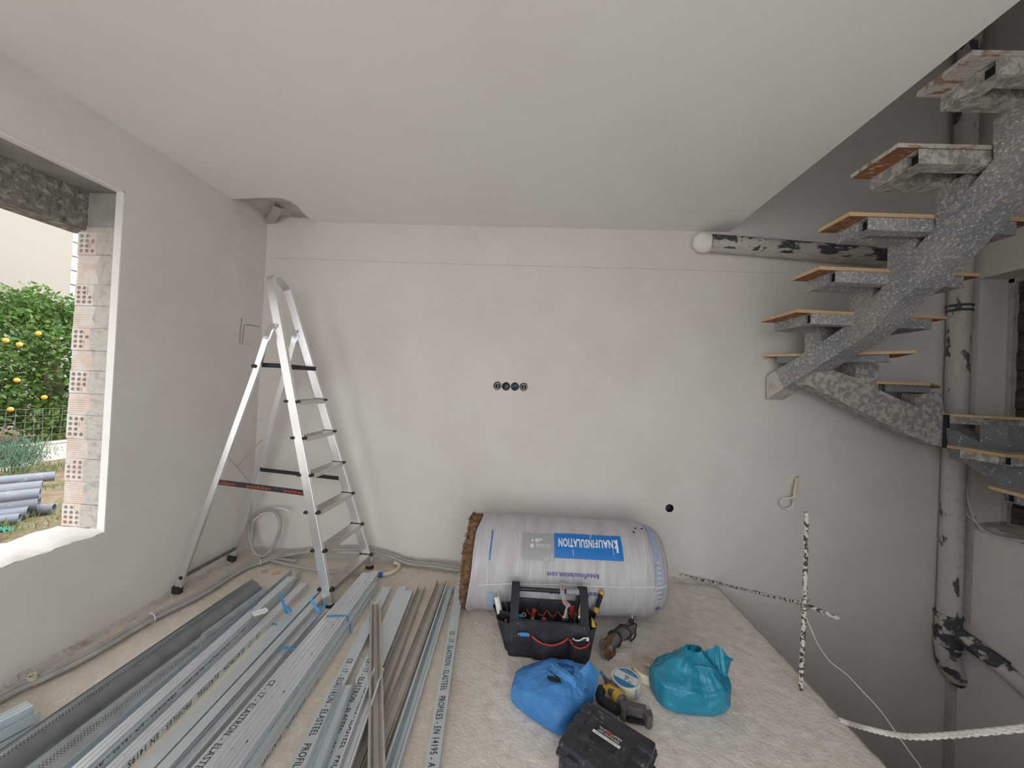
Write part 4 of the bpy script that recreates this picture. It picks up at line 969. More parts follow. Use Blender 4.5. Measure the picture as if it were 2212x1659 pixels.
# ------------------------------------------------------------------ insulation roll
ir = thing('insulation_roll', 'big roll of brown mineral wool in printed white film, lying at the back wall', 'insulation', (.28, 2.63, 0))
RY, RZ, RR = 2.635, .303, .305
def rollp(x, th, k=1.0, bulge=0.):
    r_ = RR*k; e = .93 - x
    if e < .16: r_ *= (1 - .17*(1-max(e, 0)/.16)**2.2)
    y = RY + .045*(x-.3) - (r_+bulge)*cos(th); z = RZ + (r_+bulge)*sin(th)
    return Vector((x, y, max(z, .004)))
NX, NT = 120, 80; vs = []
for i in range(NX+1):
    for j in range(NT):
        th = 2*pi*j/NT
        left = -.300 - .055*max(0, -sin(th)) - .05*max(0, cos(th))*.6 + .012*noise.noise((cos(th)*2, sin(th)*2, 3))
        x = left + (.93-left)*i/NX
        rid = .0045*abs(noise.noise((x*16 + .6*noise.noise((th*1.2, x*3, 0)), th*.7, 2))) + .004*noise.noise((x*7, th*1.5, 5))
        cr = .0035*(1-min(1, abs(noise.noise((x*9, th*.55, 9)))*5))
        vs.append(rollp(x, th, 1.0, rid + cr - .002 + (.012 if i < 2 else .006 if i < 4 else 0)))
fs = [(i*NT+j, i*NT+(j+1) % NT, (i+1)*NT+(j+1) % NT, (i+1)*NT+j) for i in range(NX) for j in range(NT)]
b0 = len(vs); vs.append(Vector((.915, RY+.03, RZ)))
fs += [(NX*NT+j, NX*NT+(j+1) % NT, b0) for j in range(NT)]
MB().add(vs, fs).build('wrapper', 'wrap_film', ir, 'all')
vs = []; n1, n2 = 34, 120                                   # wool end standing out of the film
for i in range(n1+1):
    for j in range(n2):
        th = 2*pi*j/n2; x = -.245 - (.150 + .012*noise.noise((cos(th)*3, sin(th)*3, 1)) + .012*noise.noise((cos(th)*14, sin(th)*14, 1)) )*i/n1
        q_ = min(1, max(0, (-.30 - .05*max(0, -sin(th)) - .03*max(0, cos(th)) - x)/.022)); k = .95 + q_*(.045 + .022*noise.noise((x*30, th*14, 0)) + .03*noise.noise((x*9, th*5, 4)))
        vs.append(rollp(x, th, k if i < n1 else k*.93))
b0 = len(vs); vs.append(Vector((-.36, RY-.02, RZ)))
fs = [(i*n2+j, i*n2+(j+1) % n2, (i+1)*n2+(j+1) % n2, (i+1)*n2+j) for i in range(n1) for j in range(n2)] + [(n1*n2+j, n1*n2+(j+1) % n2, b0) for j in range(n2)]
stuff(MB().add(vs, fs).build('mineral_wool', 'wool', ir, 'all'))
rnd = random.Random(21); m = MB()
for k in range(900):                                          # loose fibres
    th = rnd.uniform(-1.2, 2.2); x = rnd.uniform(-.385, -.365); p = rollp(x, th, rnd.uniform(.97, 1.0)); d = Vector((rnd.gauss(-.3, .6), rnd.gauss(-.3, .5), rnd.gauss(0, .5)))*.016; s_ = Vector((0, .0012, .0016))
    m.add([p, p + d*.6 + s_, p + d + Vector((0, 0, rnd.gauss(0, .008)))], [(0, 1, 2)])
stuff(m.build('loose_fibres', 'wool', ir))
m = MB()                                                       # taut creases of the film running round the roll
for k in range(70):
    x = rnd.uniform(-.26, .86); a_, b_ = sorted((rnd.uniform(-.75, 1.5), rnd.uniform(-.75, 1.5))); sl = rnd.gauss(0, .03)
    if b_ - a_ < .25: continue
    P = []
    for i in range(15):
        t = i/14; th = a_ + (b_-a_)*t; xx = x + sl*t + .006*noise.noise((x*9, th*3, 1)); P.append(rollp(xx, th, 1.0, .001 + .002*sin(pi*t)))
    m.tube(P, .002, 5, rr=[.0006 + .0022*sin(pi*i/14) for i in range(15)])
stuff(m.build('film_creases', 'print_palegrey', ir, 'all'))
# printing on the film: wrapped patches and letters
def patch(x0, t0, x1, t1, mat, name, off=.0085, n=24, parent=ir, skew=0.):
    vs = []
    for i in range(n+1):
        for j in range(n+1):
            x = x0 + (x1-x0)*i/n; th = t0 + (t1-t0)*j/n + skew*i/n
            rid = .0045*abs(noise.noise((x*16 + .6*noise.noise((th*1.2, x*3, 0)), th*.7, 2))) + .004*noise.noise((x*7, th*1.5, 5))
            vs.append(rollp(x, th, 1.0, rid + off - .004))
    return MB().add(vs, [(i*(n+1)+j, (i+1)*(n+1)+j, (i+1)*(n+1)+j+1, i*(n+1)+j+1) for i in range(n) for j in range(n)]).build(name, mat, parent, 'all')
def wrap_text(body, xr, xl, tb, tt, mat, name, off=.0100, bold=0., skew=0., parent=ir):
    """upside-down lettering: starts at xr and runs left to xl; baseline at angle tb (upper), tops at tt (lower)"""
    v, f = text_mesh(body, 1., bold=bold); x0 = min(q.x for q in v); x1 = max(q.x for q in v); out = []
    for q in v:
        x = xr + (xl-xr)*(q.x-x0)/(x1-x0); th = tb + (tt-tb)*q.y/.72 + skew*(x-xl)/(xr-xl)
        rid = .0045*abs(noise.noise((x*16 + .6*noise.noise((th*1.2, x*3, 0)), th*.7, 2))) + .004*noise.noise((x*7, th*1.5, 5))
        out.append(rollp(x, th, 1.0, rid + off - .004))
    return MB().add(out, f).build(name, mat, parent)
K = [(0.195,1.051),(0.635,1.073),(0.626,0.529),(0.209,0.5)]
G_ = [(-0.015,1.019),(0.183,1.072),(0.2,0.498),(-0.007,0.462)]
patch(K[0][0], K[0][1], K[1][0], K[2][1], 'print_blue', 'blue_panel')
patch(G_[0][0], G_[0][1], K[0][0]-.004, G_[3][1], 'print_grey', 'grey_panel', off=.008)
a, b = (0.611,0.975), (0.22,0.664)
wrap_text('KNAUF', 0.608, 0.459, 0.934, 0.762, 'print_white', 'lettering', bold=.03)
wrap_text('INSULATION', 0.453, 0.221, 0.922, 0.75, 'print_white', 'lettering', bold=.03)
patch(0.595, 0.951, 0.608, 0.682, 'print_white', 'lettering', off=.0098, n=3)
wrap_text('ECOSE', 0.164, 0.073, 0.782, 0.715, 'print_palegrey', 'lettering', bold=.02)
def disc(px, r_, mat, name, off=.0098):
    x, th = px; out = [rollp(x, th, 1, off)] + [rollp(x + r_*cos(a_*pi/8), th + r_*sin(a_*pi/8)/RR, 1, off) for a_ in range(16)]
    MB().add(out, [(0, k+1, (k+1) % 16 + 1) for k in range(16)]).build(name, mat, ir)
for q, r_ in (((0.049,0.739), .013), ((0.051,0.848), .008), ((0.082,0.856), .014), ((0.106,0.872), .009)): disc(q, r_, 'print_palegrey', 'ecology_emblem')
wrap_text('knaufinsulation.com', 0.473, 0.149, 0.264, 0.168, 'print_darkblue', 'lettering', bold=.015)
wrap_text('knaufinsulation.com', 0.497, 0.169, -0.092, -0.196, 'print_darkblue', 'lettering', bold=.015)
# pale blue edge bands with little outlined signs
xb0, xb1 = 0.83, 0.879
patch(xb0+.004, 1.62, xb1-.004, .62, 'print_paleblue', 'edge_band')
for k in range(9):
    t0 = .58 - .098*k
    patch(xb0, t0, xb1, t0-.082, 'print_paleblue', 'band_sign'); patch(xb0+.006, t0-.014, xb1-.006, t0-.068, 'wrap_film', 'band_sign', off=.0098, n=4)
patch(0.896-.004, .75, 0.896, -.15, 'print_paleblue', 'edge_band', n=12)
patch(-0.21-.010, 1.05, -0.21-.002, .42, 'print_blue', 'edge_band', n=12)
patch(-0.211-.008, -.22, -0.199+.018, -.70, 'print_paleblue', 'edge_band')
disc((0.863,-0.463), .016, 'print_darkblue', 'recycling_sign'); disc((0.863,-0.463), .008, 'wrap_film', 'recycling_sign', off=.0108)
# welded seam of the film
sm = [(-0.275,-0.07),(-0.172,-0.024),(-0.026,0.003),(0.149,0.018),(0.322,0.033),(0.494,0.038),(0.693,0.059),(0.862,0.064),(0.907,0.075)]
P = smooth_path([rollp(x, t, 1, .006) for x, t in sm], 5)
MB().ribbon(P, (0, .6, -.8), .006, th=.004).build('film_seam', 'print_white', ir)
for q in [(0.733,1.178),(0.798,1.303),(0.755,1.304)]: disc(q, .008, 'dark', 'film_tear', off=.009)

# ------------------------------------------------------------------ black canvas tool tote
tb_ = thing('tool_tote', 'open black canvas tool tote with red trimmed pockets and a bar handle', 'tool bag', (.17, 2.23, 0))
yf, ybk, xl, xr = 2.112, 2.326, -.062, .395
def panel(m, a, b, c, d, th=.007, nx=14, ny=10, amp=.004, seed=0):
    """soft sheet between corners a-b (bottom) and d-c (top)"""
    a, b, c, d = map(Vector, (a, b, c, d)); nrm = (b-a).cross(d-a).normalized(); vs = []
    for s in (0, 1):
        for i in range(nx+1):
            for j in range(ny+1):
                p = lerp(lerp(a, b, i/nx), lerp(d, c, i/nx), j/ny)
                vs.append(p + nrm*(amp*noise.noise((p.x*11+seed, p.y*11, p.z*11)) + th*(s-.5)))
    W = (nx+1)*(ny+1); f = lambda s, i, j: s*W + i*(ny+1)+j; fs = []
    for i in range(nx):
        for j in range(ny):
            fs += [(f(0,i,j), f(0,i,j+1), f(0,i+1,j+1), f(0,i+1,j)), (f(1,i,j), f(1,i+1,j), f(1,i+1,j+1), f(1,i,j+1))]
    for i in range(nx): fs += [(f(0,i,0), f(0,i+1,0), f(1,i+1,0), f(1,i,0)), (f(0,i,ny), f(1,i,ny), f(1,i+1,ny), f(0,i+1,ny))]
    for j in range(ny): fs += [(f(0,0,j), f(1,0,j), f(1,0,j+1), f(0,0,j+1)), (f(0,nx,j), f(0,nx,j+1), f(1,nx,j+1), f(1,nx,j))]
    return m.add(vs, fs)
m = panel(MB(), (xl, yf, 0), (xr, yf, 0), (xr-.004, yf+.008, .206), (xl+.01, yf+.008, .206), seed=1)
bag = m.build('front_panel', 'black_canvas', tb_, 'all')
panel(MB(), (xl, ybk, 0), (xr, ybk, 0), (xr+.01, ybk, .212), (xl+.01, ybk, .212), seed=4).build('back_panel', 'black_canvas', tb_, 'all')
panel(MB(), (xl, yf+.008, 0), (xl, ybk-.008, 0), (xl+.012, ybk-.008, .21), (xl+.012, yf+.014, .205), seed=6).build('side_panel', 'black_canvas', tb_, 'all')
panel(MB(), (xr, yf+.008, 0), (xr, ybk-.008, 0), (xr+.004, ybk-.008, .21), (xr-.004, yf+.014, .205), seed=8).build('side_panel', 'black_canvas', tb_, 'all')
MB().box((xl+.006, yf+.010, .002), (xr-.006, ybk-.008, .012)).build('base', 'rubber', tb_)
# inner dividing pocket strip with red scalloped rim
for k in range(5):
    x0 = .03 + .066*k; x1 = x0 + .062; top = .158
    m = MB(); vs = []
    for i in range(9):
        t = i/8; x = x0 + (x1-x0)*t; sag = .022*4*t*(1-t)
        for z in (.03, top - sag): vs.append((x, ybk - .022 - .020*sin(pi*t), z))
    m.add(vs, [(2*i, 2*i+2, 2*i+3, 2*i+1) for i in range(8)])
    pk = m.build('inner_pocket', 'black_canvas', tb_, 'all')
    MB().tube([(vs[2*i+1][0], vs[2*i+1][1], vs[2*i+1][2]) for i in range(9)], .0032, 6).build('pocket_trim', 'red_trim', pk, 'all')
# upper band round the mouth
MB().ribbon([(xl+.008, yf-.002, .186), (xr-.004, yf-.002, .186)], (0, 0, 1), .040, th=.010).build('mouth_band', 'black_canvas', tb_, bevel=.002)
for x in (xl+.045, xr-.035): MB().lathe([(.001, .0), (.0045, .001), (.003, .003)], (x, yf-.008, .190), (0, -1, 0), 8).build('rivet', 'tool_steel', tb_)
# front pockets with red rims
def front_pocket(x0, x1, ztops, bulge, label=None):
    n = len(ztops)-1; K = 8; vs = []
    for i in range(n*3+1):
        t = i/(n*3); x = x0 + (x1-x0)*t; q = t*n; a_ = int(min(q, n-1)); zt = ztops[a_]*(1-(q-a_)) + ztops[a_+1]*(q-a_)
        for j in range(K+1):
            z = -.0 + zt*j/K; d_ = bulge*(sin(pi*t)**.5)*(.55 + .45*sin(pi*min(1, j/K*.9+.05))) + .002*noise.noise((x*30, z*30, 2))
            vs.append((x, yf - .006 - d_, z + .003))
    W = K+1; m = MB().add(vs, [(i*W+j, (i+1)*W+j, (i+1)*W+j+1, i*W+j+1) for i in range(n*3) for j in range(K)])
    m.prism([(x0, yf-.005, .003), (x1, yf-.005, .003), (x1, yf-.005, .02), (x0, yf-.005, .02)], (0, .004, 0))
    o = m.build('front_pocket', 'black_canvas', tb_, 'all')
    rim = [Vector(vs[i*W+K]) for i in range(n*3+1)]
    MB().tube(rim, .0055, 8).build('pocket_trim', 'red_trim', o, 'all'); return o
front_pocket(.064, .272, [.126, .108, .096, .092, .098, .110, .130], .036)
front_pocket(.278, .393, [.122, .096, .092, .098, .116], .040)
# rigid uprights with the handle bar
yh = 2.225
for x, xo in ((xl+.022, -1), (xr-.034, 1)):
    P = smooth_path([(x, yf+.002, .02), (x, yf-.001, .12), (x, yf+.004, .21), (x, yf+.035, .285), (x, yh-.025, .338), (x, yh+.008, .352), (x, yh+.040, .335), (x, ybk-.012, .27), (x, ybk+.003, .19), (x, ybk+.004, .05)], 5)
    MB().ribbon(P, (1, 0, 0), .048, th=.006).build('upright_strap', 'black_canvas', tb_, 30)
    MB().tube(P[3:-3], .004, 6).build('strap_piping', 'black_plastic', tb_, 'all') if xo < 0 else None
hb = MB().tube([(xl+.03, yh, .322), (xr-.045, yh, .328)], .0125, 14).build('handle_bar', 'black_plastic', tb_, True)
MB().tube([(.262, yh, .3265), (xr-.050, yh, .3285)], .0185, 14).build('handle_grip', 'grey_plastic', hb, True)
# side pockets
for sx, x in ((-1, xl), (1, xr)):
    for k, (y0, y1, out_, zt) in enumerate(((2.135, 2.24, .082 if sx < 0 else .044, .165), (2.225, 2.335, .112 if sx < 0 else .055, .172))):
        vs = []
        for i in range(11):
            t = i/10; y = y0 + (y1-y0)*t
            for j in range(8):
                z = .004 + zt*j/7; d_ = out_*sin(pi*t)**.6*(.30 + .70*(j/7))
                vs.append((x + sx*(.004 + d_), y, z))
        MB().add(vs, [(i*8+j, (i+1)*8+j, (i+1)*8+j+1, i*8+j+1) for i in range(10) for j in range(7)]).build('side_pocket', 'black_canvas', tb_, 'all')

# tools in and on the tote
def tool(name, label, cat, loc): return thing(name, label, cat, loc, None)
t = tool('paper_roll', 'rolled white paper sheet stuck in the left side pocket of the tote', 'paper', (-.14, 2.25, .10))
P0, P1 = Vector((-.108, 2.270, .03)), Vector((-0.16,2.25,0.254)); m = MB(); d = (P1-P0).normalized(); a = d.cross(Vector((0, 1, 0))).normalized(); b = d.cross(a); vs = []
for i in range(13):
    an = -.3 + 4.6*i/12; r_ = .012 + .012*i/12
    for p in (P0, P1): vs.append(p + (a*cos(an) + b*sin(an))*r_)
m.add(vs, [(2*i, 2*i+2, 2*i+3, 2*i+1) for i in range(12)]); m.build('sheet', 'paper', t, 'all')
def rodtool(name, label, cat, p0, p1, p2, r0, r1, m0, m1, taper=.8):
    """handle p0-p1, shaft p1-p2"""
    t = tool(name, label, cat, p0)
    MB().tube([lerp(p0, p1, q) for q in (0, .12, .4, .75, .95, 1)], r0, 10, rr=[r0*.7, r0, r0*.86, r0, r0*.8, r0*.55]).build('handle', m0, t, True)
    MB().tube([p1, p2], r1, 8).build('shaft', m1, t, True); return t
rodtool('screwdriver', 'black screwdriver slanting out of the back pockets of the tote', 'screwdriver', (0.128,2.27,0.226), (0.102,2.28,0.17), (.11, 2.30, .06), .008, .005, 'black_plastic', 'tool_steel')
rodtool('screwdriver', 'red handled screwdriver standing in the second back pocket of the tote', 'screwdriver', (0.082,2.29,0.168), (0.07,2.29,0.121), (.085, 2.31, .05), .015, .005, 'red_paint', 'tool_steel')
rodtool('screwdriver', 'short red and steel screwdriver lying in the middle of the tote', 'screwdriver', (0.139,2.2,0.174), (0.13,2.2,0.143), (.12, 2.21, .10), .014, .006, 'red_trim', 'tool_steel')
rodtool('marker_pen', 'red marker pen clipped in the left side pocket of the tote', 'pen', (-0.087,2.16,0.173), (-0.093,2.155,0.138), (-.075, 2.16, .06), .006, .005, 'red_paint', 'red_paint')
rodtool('drill_bit', 'thin steel tools crossed above the left side pocket of the tote', 'tool', (-0.088,2.24,0.262), (-0.101,2.25,0.222), (-.07, 2.26, .12), .004, .003, 'tool_steel', 'tool_steel')
# hex sockets / bits near the mouth
for q, lab, r_, mt in (((0.015,2.17,0.194), 'blue and chrome socket standing at the left of the tote mouth', .014, 'tool_steel'), ((-0.006,2.165,0.19), 'small blue socket beside the chrome one in the tote', .009, 'strap_blue'), ((0.067,2.16,0.185), 'open steel ring spanner end in the tote', .010, 'tool_steel')):
    q = Vector(q); tag(MB().lathe([(r_*.55, -.0), (r_*.55, .012), (r_, .012), (r_, -.07), (r_*.55, -.07)], q, (.1, -.35, 1), 12, False).build('socket', mt, None, True), lab, 'tool')
# pliers
def pliers(label, piv, hd, g1, g2, mh, ms):
    t = tool('pliers', label, 'pliers', piv); piv = Vector(piv)
    MB().tube(smooth_path([piv, lerp(piv, g1, .35) + Vector((-.012, 0, 0)), g1], 5), .007, 8).build('grip', mh, t, True)
    MB().tube(smooth_path([piv, lerp(piv, g2, .35) + Vector((.012, 0, 0)), g2], 5), .007, 8).build('grip', mh, t, True)
    MB().lathe([(.001, -.006), (.016, -.005), (.017, .004), (.008, .007)], piv, (0, -1, .3), 14, False).build('joint', ms, t, True)
    d = Vector(hd) - piv
    MB().tube([piv, piv + d*.35, piv + d*.7, piv + d], .008, 8, rr=[.014, .013, .009, .004]).build('jaw', ms, t, True)
pliers('steel pliers standing jaws up in the tote, right of centre', (0.259,2.18,0.199), (0.265,2.19,0.258), (.235, 2.20, .09), (.275, 2.20, .09), 'black_plastic', 'tool_steel')
pliers('yellow handled pliers hooked at the right end of the tote', (0.348,2.17,0.212), (.345, 2.18, .13), (0.357,2.2,0.298), (0.336,2.19,0.242), 'yellow_plastic', 'tool_steel')
rodtool('file', 'dark file standing beside the yellow handled pliers in the tote', 'tool', (0.331,2.23,0.301), (0.324,2.23,0.206), (.325, 2.24, .05), .010, .008, 'black_plastic', 'tool_steel')
# red box cutter in the back pocket
t = tool('folding_rule', 'red folding rule standing in the last back pocket of the tote', 'tool', (.30, 2.31, .1))
MB().obox((0.312,2.31,0.168), (.014, 0, 0), (0, .006, 0), (0, 0, .03)).build('rule_body', 'red_paint', t, bevel=.003)
# utility knife hanging over the handle bar
t = tool('utility_knife', 'grey and red utility knife leaning over the handle bar of the tote', 'knife', (0.244,2.235,0.383))
k0, k1, k2, k3 = Vector((0.239,2.21,0.39)), Vector((0.235,2.205,0.343)), Vector((0.251,2.195,0.287)), Vector((0.265,2.19,0.272))
MB().ribbon(smooth_path([k0, k1, k2, k3], 4), (1, 0, .1), .026, th=.016).build('knife_body', 'grey_plastic', t, bevel=.004)
for a_, b_ in ((k0*.7+k1*.3, k0*.1+k1*.9), (k2*.85+k1*.15, k2*.3+k3*.7)): MB().ribbon([a_+Vector((0,-.0085,0)), b_+Vector((0,-.0085,0))], (1, 0, .1), .010, th=.003).build('knife_inlay', 'red_paint', t)
MB().ribbon([k3, k3 + Vector((.014, -.004, -.012))], (0, 0, 1), .030, th=.012).build('knife_nose', 'grey_plastic', t, bevel=.003)
# wood chisel with yellow ends behind the right side
t = tool('chisel', 'dark chisel with yellow capped ends standing at the right side of the tote', 'chisel', (0.483,2.31,0.233))
c0, c1 = Vector((0.492,2.3,0.305)), Vector((0.46,2.31,0.18))
MB().tube([c0, lerp(c0, c1, .12), lerp(c0, c1, .13)], .016, 12, rr=[.013, .016, .012]).build('end_cap', 'yellow_plastic', t, True)
MB().tube([lerp(c0, c1, .13), lerp(c0, c1, .5), lerp(c0, c1, .82)], .013, 12, rr=[.012, .014, .013]).build('handle', 'black_plastic', t, True)
MB().tube([lerp(c0, c1, .82), lerp(c0, c1, 1.05)], .016, 12, rr=[.013, .017]).build('end_cap', 'yellow_plastic', t, True)
MB().tube([lerp(c0, c1, 1.05), (.432, 2.315, .05)], .008, 6).build('blade', 'tool_steel', t, True)
t = tool('tape_measure', 'yellow tape measure in the right side pocket of the tote', 'tool', (0.425,2.17,0.176))
MB().prism([(0.408,2.16,0.213),(0.41,2.16,0.165),(0.437,2.16,0.167),(0.425,2.16,0.196)], (0, .03, 0)).build('case', 'yellow_plastic', t, bevel=.003)
# blue bit holder on the front and steel parts in the small pocket
t = tool('bit_holder', 'clear blue bit holder clipped to the front of the tote', 'tool', (.02, 2.10, .13))
MB().obox((.020, 2.098, .136), (.023, 0, .001), (0, .006, 0), (0, 0, .010)).build('holder_body', 'strap_blue', t, bevel=.003)
for x in (-.008, .048): MB().obox((x, 2.096, .136), (.006, 0, 0), (0, .007, 0), (0, 0, .008)).build('holder_clip', 'tool_steel', t, bevel=.002)
t = tool('door_latch', 'curved chrome and black latch poking out of the small front pocket of the tote', 'tool', (.33, 2.085, .12))
MB().tube(smooth_path([(.292, 2.085, .135), (.296, 2.082, .146), (.306, 2.08, .140), (.330, 2.08, .140), (.352, 2.082, .152), (.375, 2.085, .154)], 5), .005, 8).build('latch_arm', 'tool_steel', t, True)
MB().obox((.335, 2.090, .120), (.038, 0, .006), (0, .007, 0), (0, 0, .018)).build('latch_body', 'black_plastic', t, bevel=.003)
MB().obox((.376, 2.083, .148), (.007, 0, 0), (0, .004, 0), (0, 0, .009)).build('latch_plate', 'print_white', t, bevel=.001)

# ------------------------------------------------------------------ angle grinder
ag = thing('angle_grinder', 'dusty angle grinder with a rusty cutting disc and wrapped cord', 'grinder', (.58, 2.26, 0))
dc = Vector((0.524,2.175,0.053)); dn = Vector((.72, -.66, .20)).normalized()
cc = dc
MB().lathe([(.001, -.0012), (.062, -.0012), (.0625, 0), (.062, .0012), (.001, .0012)], cc, dn, 48, False).build('cutting_disc', 'disc_rust', ag, True)
MB().lathe([(.001, .001), (.018, .001), (.018, .006), (.010, .008), (.009, .012), (.001, .012)], cc, dn, 18, False).build('lock_nut', 'tool_steel', ag, True)
rear = -dn
hd = cc + rear*.035
MB().tube([cc + rear*.006, cc + rear*.02, cc + rear*.05, cc + rear*.062], .03, 14, rr=[.020, .028, .031, .022]).build('gear_head', 'grey_plastic', ag, True)
ax = (Vector((0.678,2.32,0.081)) - hd).normalized()
vs = []                                                    # guard: part of a drum round the disc
u_ = dn.orthogonal().normalized(); w_ = dn.cross(u_); side = -(ax - dn*ax.dot(dn)).normalized(); side2 = dn.cross(side)
for i in range(19):
    an = -1.6 + 3.2*i/18; r_ = .068
    e = (side*cos(an+.8) + side2*sin(an+.8))*r_
    vs += [cc + e + rear*.026, cc + e - rear*.002]
MB().add(vs, [(2*i, 2*i+2, 2*i+3, 2*i+1) for i in range(18)]).add([cc + rear*.026] + vs[0::2], [(0, i+1, i+2) for i in range(18)]).build('guard', 'tool_steel', ag, 'all')
bpts = [hd, hd + ax*.035, hd + ax*.06, hd + ax*.12, hd + ax*.17, hd + ax*.215, hd + ax*.235]
bpts = [Vector((q.x, q.y, max(q.z, .036))) for q in bpts]
MB().tube(bpts, .034, 18, rr=[.024, .030, .034, .033, .036, .034, .022]).build('motor_body', 'battery_grey', ag, True)
dd = (bpts[-1]-bpts[0]).normalized(); oo = dd.orthogonal().normalized(); pp = dd.cross(oo)
P = []
for i in range(70):
    t_ = i/69; an = t_*2*pi*3.2; c_ = lerp(bpts[1], bpts[-2], min(1, max(0, .22 + .12*sin(an) + (.40 if t_ > .55 else 0)*min(1, (t_-.55)*6 if t_ > .55 else 0) + .10*t_))); P.append(c_ + (oo*cos(an) + pp*sin(an))*(.039 + .004*sin(i)))
P = [Vector((q.x, q.y, max(q.z, .005))) for q in P]
P += smooth_path([P[-1], bpts[-1] + Vector((.02, .0, .02)), (0.713,2.34,0.056), (0.706,2.32,0.029), (0.676,2.3,0.015), bpts[-3] + Vector((.03, -.035, -.02))], 6)
MB().tube(P, .0048, 8).build('power_cord', 'rubber', ag, True)
pg = bpts[-1] + Vector((-.006, .012, .030))
MB().obox(pg, (.016, .004, 0), (0, .013, 0), (0, 0, .012)).build('plug', 'black_plastic', ag, bevel=.004)
for s_ in (-1, 1): MB().tube([pg + Vector((.008*s_, .004, .012)), pg + Vector((.009*s_, .010, .030))], .0022, 6).build('plug_pin', 'tool_steel', ag)

# ------------------------------------------------------------------ joint tape rolls
t1 = thing('joint_tape', 'cream joint tape roll with a white and blue printed label', 'tape', (.556, 1.955, 0))
tc_ = Vector((.559, 1.957, 0)); R1, H1 = .074, .050
MB().lathe([(.001, 0), (R1, 0), (R1+.001, .002), (R1+.001, H1-.002), (R1-.002, H1), (.001, H1)], tc_, (0, 0, 1), 48, False).build('tape_body', 'tape_cream', t1, 30)
lz = H1 + .0004
def disc_poly(r_, clip, mat, name, dz=0., parent=t1):
    """disc of radius r cut to lo <= s <= hi along a diagonal"""
    lo, hi = clip; dr = Vector((.83, -.56, 0)); pr = Vector((.56, .83, 0)); pts = []
    n = 40
    a0_, a1_ = math.asin(max(-1, lo/r_)), math.asin(min(1, hi/r_))
    for i in range(n+1):
        a_ = a0_ + (a1_-a0_)*i/n; pts.append(tc_ + dr*r_*cos(a_) + pr*r_*sin(a_))
    for i in range(n, -1, -1):
        a_ = a0_ + (a1_-a0_)*i/n; pts.append(tc_ - dr*r_*cos(a_) + pr*r_*sin(a_))
    return MB().add([p + Vector((0, 0, lz + dz)) for p in pts], [tuple(range(len(pts)))]).build(name, mat, parent)
RL = .064
disc_poly(RL, (-RL, RL), 'label_blue', 'label', 0); disc_poly(RL-.0025, (-.024, .030), 'label_white', 'label_field', .0004)
disc_poly(RL-.0025, (.034, .035), 'label_white', 'label_line', .0004)
dr = Vector((.83, -.56, 0)); pr = Vector((.56, .83, 0))
def on_label(x, y): return tc_ + dr*x + pr*y + Vector((0, 0, lz + .0006))
MB().lathe([(.005, 0), (.010, 0), (.010, .0004), (.005, .0004)], on_label(.004, .006), (0, 0, 1), 18, False).build('label_picture', 'battery_grey', t1)
MB().ribbon([on_label(-.012, .020), on_label(-.002, .010)], dr, .003, th=.0003).build('label_picture', 'battery_grey', t1)
MB().ribbon([on_label(-.005, -.014), on_label(.009, -.014)], pr, .010, th=.0003).build('label_print', 'strap_blue', t1)
for k in range(6): MB().ribbon([on_label(.018+.003*k, -.020), on_label(.018+.003*k, -.008)], dr, .0016, th=.0003).build('bar_code_line', 'battery_grey', t1)
for k in range(3): MB().ribbon([on_label(.016, .008+.006*k), on_label(.046-.006*k, .008+.006*k)], pr, .0012, th=.0003).build('label_print', 'print_grey', t1)
print_text('JOINT TAPE', on_label(-.028, .040) , dr, pr, .008, .052, 'label_white', t1)
vs = []
for i in range(7):
    a_ = -1.20 + .26*i/6
    for z in (.002, H1-.002): vs.append((tc_.x + (R1+.0018)*cos(a_), tc_.y + (R1+.0018)*sin(a_), z))
MB().add(vs, [(2*i, 2*i+2, 2*i+3, 2*i+1) for i in range(6)]).build('end_flap', 'print_paleblue', t1)
t2 = thing('joint_tape', 'plain cream paper tape roll with brown side, half behind the turquoise bag', 'tape', (.70, 2.06, 0))
MB().lathe([(.021, 0), (.078, 0), (.079, .002), (.079, .046), (.077, .048), (.021, .048), (.021, 0)], (.700, 2.058, 0), (0, 0, 1), 48, False).build('tape_body', 'tape_cream', t2, 30)
MB().lathe([(.021, .0484), (.077, .0484)], (.700, 2.058, 0), (0, 0, 1), 48, False).build('tape_side', 'tape_kraft', t2)
MB().lathe([(.0212, .001), (.0212, .048)], (.700, 2.058, 0), (0, 0, 1), 32, False).build('tape_core', 'tape_kraft', t2, True)

# ------------------------------------------------------------------ cordless screwdriver and battery
cs_ = thing('cordless_screwdriver', 'yellow and black cordless drywall screwdriver lying on its side', 'power tool', (.47, 1.87, 0))
b0_, b1_ = Vector((0.457,1.922,0.045)), Vector((0.502,1.818,0.045)); bx = (b1_-b0_).normalized(); by = Vector((-bx.y, bx.x, 0))
MB().tube([b0_ - bx*.012, b0_ + bx*.01, lerp(b0_, b1_, .35), lerp(b0_, b1_, .75), b1_, b1_ + bx*.012], .03, 16, rr=[.012, .020, .030, .032, .029, .018]).build('motor_housing', 'battery_grey', cs_, True)
MB().tube([lerp(b0_, b1_, .72), lerp(b0_, b1_, .98)], .0335, 16).build('yellow_band', 'yellow_plastic', cs_, True)
MB().tube([b0_ - bx*.012, Vector((0.447,1.954,0.045))], .010, 10).build('chuck', 'battery_grey', cs_, True)
MB().tube([Vector((0.449,1.951,0.045)), Vector((0.436,1.987,0.045))], .008, 10, rr=[.008, .009]).build('bit_holder', 'strap_blue', cs_, True)
g0 = lerp(b0_, b1_, .42); g1 = Vector((0.423,1.889,0.035)); g2 = Vector((0.405,1.838,0.03))
